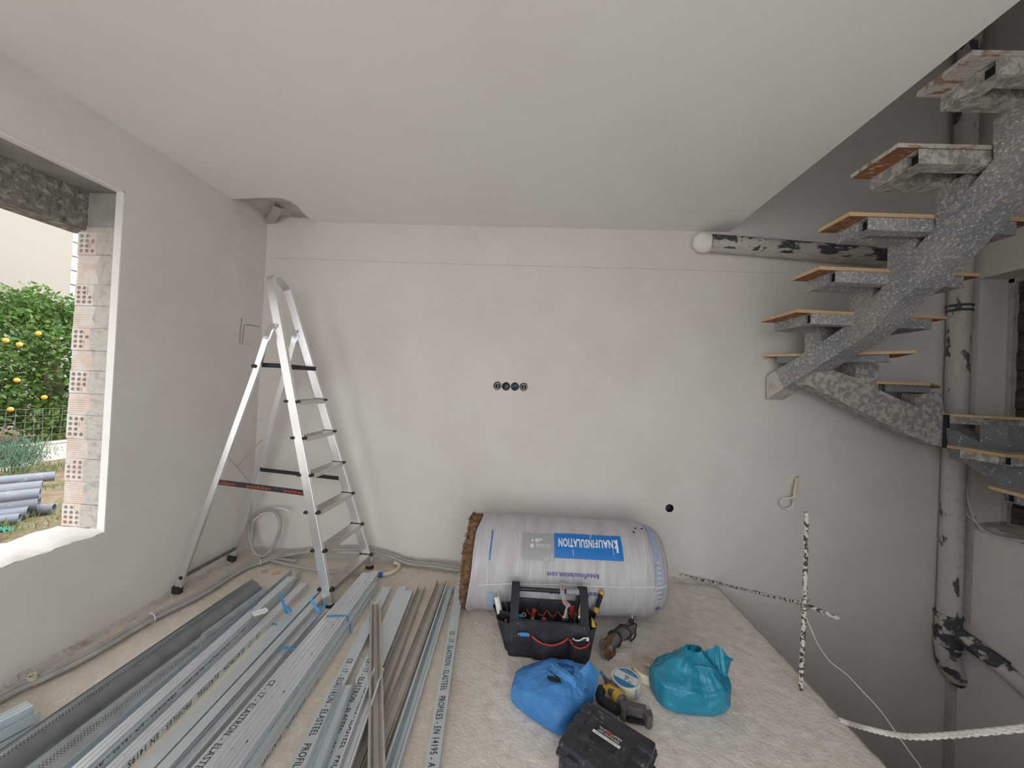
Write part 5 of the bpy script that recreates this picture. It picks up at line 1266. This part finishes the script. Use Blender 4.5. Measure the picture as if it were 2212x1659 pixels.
MB().ribbon([lerp(b0_, b1_, .80) + Vector((0, 0, .018)), g0 + Vector((-.018, -.004, .012)), g1], (0, 0, 1), .030, th=.020).build('yellow_shell', 'yellow_plastic', cs_, bevel=.005)
MB().tube(smooth_path([g1, g2, Vector((0.446,1.8,0.03)), Vector((0.476,1.77,0.035))], 5), .022, 12).build('grip', 'rubber', cs_, True)
p0, p1 = Vector((0.489,1.776,0.035)), Vector((0.61,1.766,0.03)); px = (p1-p0).normalized(); py = Vector((-px.y, px.x, 0))
bt = MB(); out_ = [(-.004, .030), (.045, .034), (.120, .030), (.138, .018), (.142, -.022), (.128, -.040), (.112, -.040), (.098, -.010), (.030, -.006), (.018, -.030), (.0, -.020)]
bt.prism([p0 + px*x + py*y + Vector((0, 0, -.033)) for x, y in out_], (0, 0, .058))
bp = bt.build('battery_shell', 'battery_grey', cs_, bevel=.004)
MB().obox(p0 + px*.064 + py*(-.016) + Vector((0, 0, -.020)), px*.038, py*.012, (0, 0, .008)).build('battery_inside', 'dark', bp)
MB().obox(p0 + px*.126 + py*.012 + Vector((0, 0, .026)), px*.008, py*.008, (0, 0, .003)).build('battery_latch', 'grey_plastic', bp, bevel=.002)

# ------------------------------------------------------------------ black rugged case
ca = thing('tool_case', 'scuffed black ribbed hard plastic case in the foreground', 'case', (.35, 1.50, 0))
A, B_, D_ = Vector((.318, 1.708, 0)), Vector((.572, 1.530, 0)), Vector((.152, 1.500, 0))
ex = (B_-A); LX = ex.length; ex.normalize(); ey = Vector((ex.y, -ex.x, 0)); LY = .262
def cp(x, y, z): return A + ex*x + ey*y + Vector((0, 0, z))
def rbox(m, x0, x1, y0, y1, z0, z1): return m.obox(cp((x0+x1)/2, (y0+y1)/2, (z0+z1)/2), ex*(x1-x0)/2, ey*(y1-y0)/2, (0, 0, (z1-z0)/2))
bd_ = rbox(MB(), .004, LX-.004, .004, LY-.004, .0, .082).build('case_body', 'case_plastic', ca, bevel=.014, seg=3)
rbox(MB(), -.004, LX+.004, -.004, LY+.004, .072, .086).build('rim', 'case_plastic', ca, bevel=.005)
rbox(MB(), -.002, LX+.002, -.002, LY+.002, .087, .098).build('rim', 'case_plastic', ca, bevel=.005)
lid = rbox(MB(), .002, LX-.002, .002, LY-.002, .092, .128).build('lid', 'case_plastic', ca, bevel=.010, seg=3)
rbox(MB(), .050, LX-.062, .060, LY-.068, .122, .1305).build('lid_panel', 'case_plastic', lid, bevel=.004)
for k in range(3):                                            # ribs at the two short ends
    y = .036 + .062*k
    rbox(MB(), .000, .050, y, y+.036, .100, .1325).build('lid_rib', 'case_plastic', lid, bevel=.005)
    rbox(MB(), LX-.058, LX+.002, y+.006, y+.042, .096, .1345).build('lid_rib', 'case_plastic', lid, bevel=.006)
    rbox(MB(), LX-.010, LX+.012, y+.006, y+.042, .012, .070).build('side_rib', 'case_plastic', bd_, bevel=.005)
for x0, x1 in ((.030, .100), (.112, .190), (.202, .262)):      # ribs along the front edge
    rbox(MB(), x0, x1, LY-.060, LY+.004, .098, .1320).build('lid_rib', 'case_plastic', lid, bevel=.007)
for x0 in (.050, LX-.096):                                    # latches and hand grip on the front
    rbox(MB(), x0, x0+.052, LY, LY+.020, .030, .112).build('latch', 'case_plastic', ca, bevel=.005)
hg = MB(); 
rbox(hg, .112, .200, LY+.014, LY+.034, .030, .048); rbox(hg, .112, .126, LY-.004, LY+.034, .048, .074); rbox(hg, .186, .200, LY-.004, LY+.034, .048, .074)
hg.build('hand_grip', 'case_plastic', ca, bevel=.004)
for k in range(2): rbox(MB(), .055+.0*k, LX-.066, .022 + .016*k, .030 + .016*k, .122, .1300).build('lid_ridge', 'case_plastic', lid, bevel=.002)
rbox(MB(), .090, LX-.110, .078, .172, .1300, .1310).build('name_plate', 'black_plastic', lid, bevel=.001)
def plate(body, x0, x1, y, h_, mat, bold=0.): print_text(body, cp(x1, y, .1314), -ex, -Vector(ey)*-1, h_, x1-x0, mat, lid, bold=bold)
plate('KRAFT', .158, .200, .092, .010, 'print_white', .02); plate('OYAL', .104, .136, .092, .010, 'print_white', .02)
MB().obox(cp(.147, .0965, .1312), ex*.010, ey*.007, (0, 0, .0003)).build('logo_block', 'red_paint', lid)
plate('RR', .140, .154, .093, .008, 'red_trim', .02)
for y, segs in ((.108, ((.110, .130), (.134, .146), (.150, .170), (.174, .196))), (.114, ((.104, .128), (.132, .158), (.162, .198)))):
    for a_, b_ in segs: MB().ribbon([cp(a_, y, .1313), cp(b_, y, .1313)], ey, .0022, th=.0003).build('small_print', 'print_palegrey', lid)
MB().obox(cp(.148, .128, .1314), ex*.058, ey*.0065, (0, 0, .0004)).build('label_strip', 'paper', lid)
plate('LASER LEVEL', .102, .194, .1248, .0060, 'battery_grey')

# ------------------------------------------------------------------ plastic bags
def crumple(p, s, amp, seed):
    q = Vector(p)*s + Vector((seed, seed*.7, seed*1.3)); n0 = noise.noise(q); n1 = noise.noise(q*2.1 + Vector((5, 1, 2)))
    return amp*((.55 - abs(n0)*1.5) + .5*(.5 - abs(n1)*1.5))
def bag_mesh(outline, profile_, apex, seed, amp, n=140, rows=44):
    """outline: list of (x, y) at the floor; profile_: (t along height) -> (scale towards apex, height factor)"""
    P = smooth_path([(x, y, 0) for x, y in outline] + [(outline[0][0], outline[0][1], 0)], 10)[:-1]
    N = len(P); vs = []
    for j in range(rows+1):
        s, z = profile_(j/rows)
        for i in range(N):
            c = Vector(apex[:2] + (0,)); p = c + (P[i]-c)*s
            hz = z*apex[2]
            a = crumple((p.x*1.0, p.y, hz*1.2 + i*.0), 9, amp, seed) * min(1, j/5)
            dirn = (P[i]-c).normalized()
            an = math.atan2(dirn.y, dirn.x)
            pleat = .006*sin(an*9 + seed)*max(0, z-.35)*(1-.3*z) + .0035*sin(an*23 + 2*seed + 3*z)*max(0, z-.3)
            vs.append(p + dirn*(a*.9 + pleat) + Vector((0, 0, max(hz + a*.7*min(1, z*2), .002))))
    fs = [(j*N+i, j*N+(i+1) % N, (j+1)*N+(i+1) % N, (j+1)*N+i) for j in range(rows) for i in range(N)]
    fs.append(tuple(range(N))[::-1])
    return MB().add(vs, fs), vs, N
bb = thing('plastic_bag', 'bright blue plastic carrier bag slumped open beside the black case', 'plastic bag', (.20, 1.84, 0))
ob = [(-.015, 1.790), (.050, 1.735), (.120, 1.690), (.185, 1.655), (.245, 1.680), (.300, 1.730), (.350, 1.800), (.365, 1.880), (.330, 1.935), (.240, 1.960), (.130, 1.955), (.035, 1.915), (-.010, 1.850)]
def pb(t):
    if t < .5: return 1 + .05*sin(pi*t*2*.8), .62*(t/.5)**1.05
    u_ = (t-.5)/.5; return 1.02 - .70*u_**1.15, .62 + .38*sin(u_*pi/2)
m, vs, N = bag_mesh(ob, pb, (.225, 1.835, .150), 3.1, .011)
m.build('bag_body', 'bag_blue', bb, 'all')
def loop_handle(path, w, matn, name, parent, seed):
    P = smooth_path(path, 7); n = len(P); K = 7; vs = []
    for i, p in enumerate(P):
        t = (P[min(i+1, n-1)] - P[max(i-1, 0)]).normalized(); a = t.cross(Vector((.25, -.9, .35))).normalized(); b = t.cross(a)
        for k in range(K): vs.append(p + a*w*(k/(K-1)-.5)*(1 + .3*noise.noise((i*.3, seed, 0))) + b*(.007*sin(k*2.2 + seed) + .006*noise.noise((i*.5, k*.8, seed))))
    return MB().add(vs, [(i*K+k, i*K+k+1, (i+1)*K+k+1, (i+1)*K+k) for i in range(n-1) for k in range(K-1)]).build(name, matn, parent, 'all')
def gather(lo, hi, mat, name, parent, seed, pl=5, amp=.008, n=30, k=14):
    A_, B2 = smooth_path(lo, 8), smooth_path(hi, 8); vs = []
    for i in range(n+1):
        a, b = A_[int(i/n*(len(A_)-1))], B2[int(i/n*(len(B2)-1))]
        for j in range(k+1):
            t = j/k; p = lerp(a, b, t)
            vs.append(p + Vector((0, 0, .028*sin(pi*t) + amp*sin(j*pl*2*pi/k + seed)*(1 - .6*abs(2*t-1)) + .006*noise.noise((p.x*18, p.y*18, seed)))))
    return MB().add(vs, [(i*(k+1)+j, (i+1)*(k+1)+j, (i+1)*(k+1)+j+1, i*(k+1)+j+1) for i in range(n) for j in range(k)]).build(name, mat, parent, 'all')
# upright right-hand gusset with its bunched handle, then the handle strip crossing the mouth
gather([(0.28,1.752,0.125),(0.272,1.816,0.13),(0.295,1.833,0.15),(0.324,1.85,0.165)], [(0.369,1.793,0.06),(0.391,1.842,0.1),(0.398,1.871,0.13),(0.372,1.877,0.16)], 'bag_blue', 'bag_handle', bb, 1., 2, .004)
gather([(0.139,1.865,0.135),(0.191,1.792,0.15),(0.232,1.764,0.15),(0.27,1.746,0.14)], [(0.198,1.885,0.13),(0.236,1.811,0.155),(0.267,1.779,0.15),(0.281,1.755,0.14)], 'bag_blue', 'bag_handle', bb, 2., 3, .004)
gather([(0.071,1.923,0.09),(0.19,1.93,0.105),(0.309,1.931,0.11),(0.349,1.916,0.12)], [(0.091,1.8,0.135),(0.195,1.839,0.128),(0.265,1.851,0.12),(0.298,1.843,0.12)], 'bag_blue', 'bag_fold', bb, 4., 2, .006)
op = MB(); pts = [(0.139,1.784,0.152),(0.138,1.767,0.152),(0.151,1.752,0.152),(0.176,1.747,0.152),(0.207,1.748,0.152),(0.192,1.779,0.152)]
op.add([Vector(p) + Vector((0, 0, .006)) for p in pts], [tuple(range(len(pts)))]); op.build('bag_mouth_shade', 'dark', bb)  # flat dark sheet on the bag, paints the shade inside its mouth
bt_ = thing('plastic_bag', 'shiny turquoise plastic carrier bag with tied handles near the slab edge', 'plastic bag', (.88, 1.92, 0))
ot = [(.690, 1.945), (.700, 1.880), (.735, 1.840), (.800, 1.825), (.880, 1.825), (.950, 1.830), (1.015, 1.860), (1.050, 1.920), (1.045, 1.985), (1.000, 2.040), (.910, 2.060), (.800, 2.045), (.725, 2.000)]
def pt(t):
    if t < .5: return 1 + .08*sin(pi*t/.5*.8), .50*(t/.5)
    u_ = (t-.5)/.5; return 1.045 - .86*u_**1.05, .50 + .50*u_
m, vs, N = bag_mesh(ot, pt, (.905, 1.965, .225), 8.4, .014)
m.build('bag_body', 'bag_turquoise', bt_, 'all')
def sheet_between(lo, hi, mat, name, parent, seed, n=24, k=10, amp=.012):
    A_, B2 = smooth_path(lo, 8), smooth_path(hi, 8); vs = []
    for i in range(n+1):
        a, b = A_[int(i/n*(len(A_)-1))], B2[int(i/n*(len(B2)-1))]
        for j in range(k+1):
            p = lerp(a, b, j/k); vs.append(p + Vector((0, amp*noise.noise((p.x*22 + seed, p.z*10, seed)) + .006*sin(i*1.3 + seed + j*.2), 0)))
    return MB().add(vs, [(i*(k+1)+j, (i+1)*(k+1)+j, (i+1)*(k+1)+j+1, i*(k+1)+j+1) for i in range(n) for j in range(k)]).build(name, mat, parent, 'all')
sheet_between([(0.678,1.93,0.11),(0.743,1.9,0.13),(0.829,1.89,0.154),(0.924,1.9,0.148),(1.006,1.92,0.133)], [(0.692,1.97,0.095),(0.799,1.99,0.152),(0.9,2.0,0.214),(0.924,2.0,0.219),(0.958,1.99,0.2),(0.995,1.98,0.225)], 'bag_turquoise', 'bag_side', bt_, 3.)
sheet_between([(0.965,1.93,0.164),(0.993,1.91,0.13),(1.049,1.93,0.117)], [(0.977,1.98,0.213),(1.018,1.98,0.236),(1.029,1.97,0.242),(1.051,1.97,0.229)], 'bag_turquoise', 'bag_handle', bt_, 5., 14)
sheet_between([(1.037,1.97,0.226),(1.042,1.95,0.179),(1.051,1.93,0.118)], [(1.05,1.97,0.232),(1.08,1.97,0.191),(1.103,1.97,0.184),(1.102,1.97,0.169),(1.074,1.96,0.151),(1.053,1.93,0.116)], 'bag_turquoise', 'bag_handle', bt_, 7., 14)
loop_handle([(.86, 1.895, .178), (.92, 1.880, .186), (.970, 1.880, .178), (.985, 1.895, .165), (.945, 1.905, .158)], .022, 'bag_turquoise', 'bag_knot', bt_, 6.)
tag(MB().add([(.098, 2.096, .004), (.175, 2.092, .005), (.30, 1.98, .004), (.13, 1.965, .004)], [(0, 3, 2, 1)]).add([(.098, 2.096, .0055), (.175, 2.092, .0065), (.30, 1.98, .0055), (.13, 1.965, .0055)], [(0, 1, 2, 3)]).build('paper_sheet', 'paper'), 'pale paper sheet showing from under the bright blue bag', 'paper')


# ------------------------------------------------------------------ electrical boxes sunk in the back wall
for k, (x, y, z) in enumerate(BOXES):
    lab = ('leftmost round black wall box of the row of four, with pale ring', 'second round black wall box from the left, with bare leads', 'third round black wall box from the left, with a curled lead', 'rightmost round black wall box of the row of four, with pale ring')[k]
    b = thing('wall_box', lab, 'electrical box', (x, D, z), 'row of four electrical boxes')
    MB().lathe([(.0355, .0), (.0355, .058), (.001, .060), (.001, .062), (.0358, .060), (.0362, .0)], (x, D+.002, z), (0, 1, 0), 24, False).build('box_shell', 'black_plastic', b, True)
    if k in (0, 3):
        MB().lathe([(.0245, 0), (.0285, 0), (.0285, .006), (.0245, .006), (.0245, 0)], (x+.002, D+.002, z-.002), (0, 1, 0), 28, False).build('pale_ring', 'print_palegrey', b, True)
        MB().tube([(x-.004+.006*sin(t_/6*pi), D+.012, z-.024+.048*t_/6) for t_ in range(7)], .0022, 6).build('lead', 'cable_white', b, True)
    elif k == 1:
        for dx in (-.006, .004): MB().tube(smooth_path([(x+dx, D+.012, z-.024), (x+dx+.002, D+.008, z+.004), (x+dx+.012, D+.014, z+.010), (x+dx+.016, D+.02, z-.01)], 4), .0016, 6).build('lead', 'print_grey', b, True)
    else: MB().tube(smooth_path([(x-.026, D+.01, z-.012), (x-.006, D+.008, z+.004), (x+.016, D+.01, z+.012), (x+.024, D+.014, z+.024)], 4), .0018, 6).build('lead', 'print_paleblue', b, True)
b = thing('wall_box', 'single black wall box sunk in the back wall above the insulation roll', 'electrical box', (HEX[0], D, HEX[2]))
MB().lathe([(.0345, .0), (.0345, .058), (.001, .060), (.001, .062), (.0350, .060), (.0355, .0)], (HEX[0], D+.003, HEX[2]), (0, 1, 0), 7, False).build('box_shell', 'black_plastic', b)
# cable stub with a white loop
cb = thing('cable_stub', 'cream conduit stub with a looped white cable end in the back wall', 'cable', CBL)
MB().tube(smooth_path([(CBL[0], D+.03, CBL[2]), (2.175,3.1,0.896), (2.149,3.075,0.83), (2.143,3.08,0.716)], 6), .0115, 12).build('conduit', 'conduit_cream', cb, True)
MB().tube(smooth_path([(2.143,3.08,0.72),(2.134,3.08,0.682),(2.102,3.09,0.655),(2.065,3.09,0.667),(2.043,3.08,0.706),(2.06,3.07,0.74),(2.096,3.06,0.749),(2.145,3.05,0.777)], 6), .0062, 8).build('cable', 'cable_white', cb, True)

# ------------------------------------------------------------------ conduits along the wall foot
W1 = [(-2.315,1.538,0.02),(-2.278,1.669,0.02),(-2.241,1.829,0.02),(-2.229,2.125,0.02),(-2.171,2.41,0.02),(-2.171,2.729,0.02),(-2.096,2.9,0.02),(-1.934,3.038,0.03)] + [(-1.699,3.05,0.069),(-1.442,3.06,0.091),(-1.301,3.06,0.089),(-1.116,3.055,0.054),(-0.967,3.03,0.022),(-0.724,3.0,0.028),(-0.449,2.97,0.018)]
W1 = [(p[0], min(p[1], 3.065), max(p[2], .016)) for p in W1]
W1 = [(-2.30, .8, .016), (-2.30, 1.1, .016)] + W1
P1 = smooth_path(W1, 8)
def offs(P, a, dz=0.):
    out = []
    for i, p in enumerate(P):
        t = (P[min(i+1, len(P)-1)] - P[max(i-1, 0)]); t.z = 0; t = t.normalized() if t.length else Vector((1, 0, 0)); s = Vector((-t.y, t.x, 0)); q = p + s*a; q.z = p.z + dz; out.append(Vector((max(q.x, XL+.02), min(q.y, D-.018), q.z)))
    return out
tag(MB().tube(offs(P1, -.0), .0135, 10).build('conduit', 'conduit_grey', None, True), 'long grey conduit along the wall foot, on the room side of the pair', 'conduit', 'grey conduits along the wall foot')
tag(MB().tube(offs(P1, .026, .006), .0135, 10).build('conduit', 'conduit_grey', None, True), 'long grey conduit along the wall foot, on the wall side of the pair', 'conduit', 'grey conduits along the wall foot')
for i in (40, 92, 62):
    p = P1[min(i, len(P1)-2)]; t_ = (P1[min(i+1, len(P1)-1)]-p).normalized()
    tag(MB().lathe([(.030, -.003), (.033, 0), (.030, .003)], p + Vector((0, 0, .004)) + Vector((-t_.y, t_.x, 0))*.013, t_, 14, False).build('cable_tie', 'cable_white', None, True), ('white tie round the conduits behind the rear ladder leg', 'white tie round the conduits at the back wall', 'white tie round the conduits in the back left corner')[(40, 92, 62).index(i)], 'cable tie', 'ties on the conduits')
pe = Vector((-2.306,1.642,0.03))
tag(MB().lathe([(.011, .03), (.0155, .03), (.0155, -.03), (.011, -.03), (.011, .03)], pe, (.15, -.35, .9), 14, False).build('conduit_stub', 'conduit_cream', None, True), 'cut cream conduit stub against the left wall foot', 'conduit')
# single conduit running forward to a blue connector
P3 = smooth_path([(-2.199,2.958,0.016),(-2.002,2.907,0.016),(-1.813,2.858,0.016),(-1.605,2.829,0.016),(-1.371,2.813,0.016),(-1.15,2.832,0.016)], 8)
cn = thing('conduit_end', 'grey conduit ending in a blue connector and a cream pipe bend', 'conduit', P3[-1])
MB().tube(P3, .0125, 10).build('conduit', 'conduit_grey', cn, True)
e = P3[-1]; d = (P3[-1]-P3[-4]).normalized()
MB().tube([e, e + d*.055], .0165, 12).build('connector', 'connector_blue', cn, True)
MB().tube(smooth_path([e + d*.05] + [(-1.045,2.877,0.016),(-1.022,2.925,0.016),(-1.02,2.983,0.018),(-1.049,3.018,0.022),(-1.079,3.013,0.026)], 6), .0135, 12).build('pipe_bend', 'conduit_cream', cn, True)
# loop of conduit leaning in the corner, white cable end
lp = thing('conduit_loop', 'loop of grey conduit standing in the back left corner behind the ladder', 'conduit', (-2.12, 3.0, 0))
Q = [(-1.861,2.93,0.023),(-2.033,2.95,0.02),(-2.193,2.96,0.019),(-2.289,2.98,0.093),(-2.336,3.0,0.198),(-2.341,3.02,0.288),(-2.291,3.03,0.355),(-2.221,3.04,0.38),(-2.144,3.03,0.381),(-2.089,3.02,0.333),(-2.063,3.0,0.264),(-2.079,2.98,0.154),(-2.119,2.96,0.067),(-2.162,2.94,0.035),(-2.243,2.96,0.051),(-2.299,2.99,0.119),(-2.331,3.03,0.266)]
Q = [(max(q[0], XL+.02), q[1], max(q[2], .014)) for q in Q]
MB().tube(smooth_path(Q, 8), .0125, 10).build('conduit', 'conduit_grey', lp, True)
MB().tube(smooth_path([Q[-1]] + [(-2.339,3.06,0.282),(-2.295,3.07,0.326),(-2.23,3.07,0.358),(-2.166,3.06,0.389),(-2.087,3.04,0.405),(-1.998,3.02,0.39)], 6), .0085, 8).build('cable', 'cable_white', lp, True)

# ------------------------------------------------------------------ plaster crumbs and debris on the floor
rnd = random.Random(33); m = MB()
def crumb(m, x, y, r_):
    vs = [(x + r_*rnd.uniform(.5, 1.1)*cos(a_*pi/3 + rnd.random()*.6), y + r_*rnd.uniform(.5, 1.1)*sin(a_*pi/3 + rnd.random()*.6), floor_h(x, y) - .001) for a_ in range(6)]
    vs += [(x + r_*rnd.uniform(-.4, .4), y + r_*rnd.uniform(-.4, .4), floor_h(x, y) + r_*rnd.uniform(.35, .8))]
    m.add(vs, [(k, (k+1) % 6, 6) for k in range(6)])
for k in range(900):
    q = rnd.random()
    if q < .35: x, y, r_ = rnd.uniform(-2.3, 1.5), D - .01 - abs(rnd.gauss(0, .10)), rnd.uniform(.003, .011)
    elif q < .55: x, y, r_ = XL + .02 + abs(rnd.gauss(0, .06)), rnd.uniform(1.3, 3.1), rnd.uniform(.003, .010)
    elif q < .88: x, y, r_ = rnd.uniform(-.2, 1.56), rnd.uniform(1.3, 2.6), rnd.uniform(.002, .006)
    else: x, y, r_ = rnd.uniform(-2.3, -.3), rnd.uniform(1.3, 3.0), rnd.uniform(.002, .006)
    crumb(m, x, y, r_)
stuff(tag(m.build('plaster_crumbs', 'rough_plaster'), 'loose plaster crumbs scattered over the floor and along the walls', 'rubble'))
m = MB(); vs = []; n1, n2 = 150, 6                              # ragged foot of the plaster along the back wall
for i in range(n1+1):
    x = XL + (1.57-XL)*i/n1; hgt = .028 + .030*max(0, noise.noise((x*3.1, 0, 0))) + .012*noise.noise((x*13, 1, 0))
    for j in range(n2+1):
        t_ = j/n2; vs.append((x, D + .004 - .055*t_**1.4 + .008*noise.noise((x*14, j, 4)), max(-.008, hgt*(1-t_)**1.5 + .006*noise.noise((x*22, j*1.3, 1)) - .008*t_)))
m.add(vs, [(i*(n2+1)+j, (i+1)*(n2+1)+j, (i+1)*(n2+1)+j+1, i*(n2+1)+j+1) for i in range(n1) for j in range(n2)])
attach(m.build('plaster_fillet', 'rough_plaster', None, 'all'), wb)
m = MB(); vs = []; n1 = 110
for i in range(n1+1):
    y = 1.0 + (D-1.0)*i/n1; hgt = .024 + .022*max(0, noise.noise((y*3.1, 4, 0))) + .010*noise.noise((y*13, 1, 7))
    for j in range(n2+1):
        t_ = j/n2; vs.append((XL - .003 + .045*t_**1.4 + .006*noise.noise((y*14, j, 9)), y, max(-.008, hgt*(1-t_)**1.5 + .005*noise.noise((y*22, j*1.3, 1)) - .008*t_)))
m.add(vs, [(i*(n2+1)+j, (i+1)*(n2+1)+j, (i+1)*(n2+1)+j+1, i*(n2+1)+j+1) for i in range(n1) for j in range(n2)])
attach(m.build('plaster_fillet', 'rough_plaster', None, 'all'), wl)
for (q, lab) in (((-2.023,2.779,0.006), 'pale wood chip on the floor behind the profiles'), ((-1.923,2.765,0.006), 'tan wood chip on the floor near the dusty nested studs')):
    tag(MB().obox(q, (.020, .012, .002), (-.004, .007, 0), (0, .001, .005)).build('wood_chip', 'ply_edge' if 'tan' in lab else 'tape_kraft', None, bevel=.001), lab, 'wood chip')
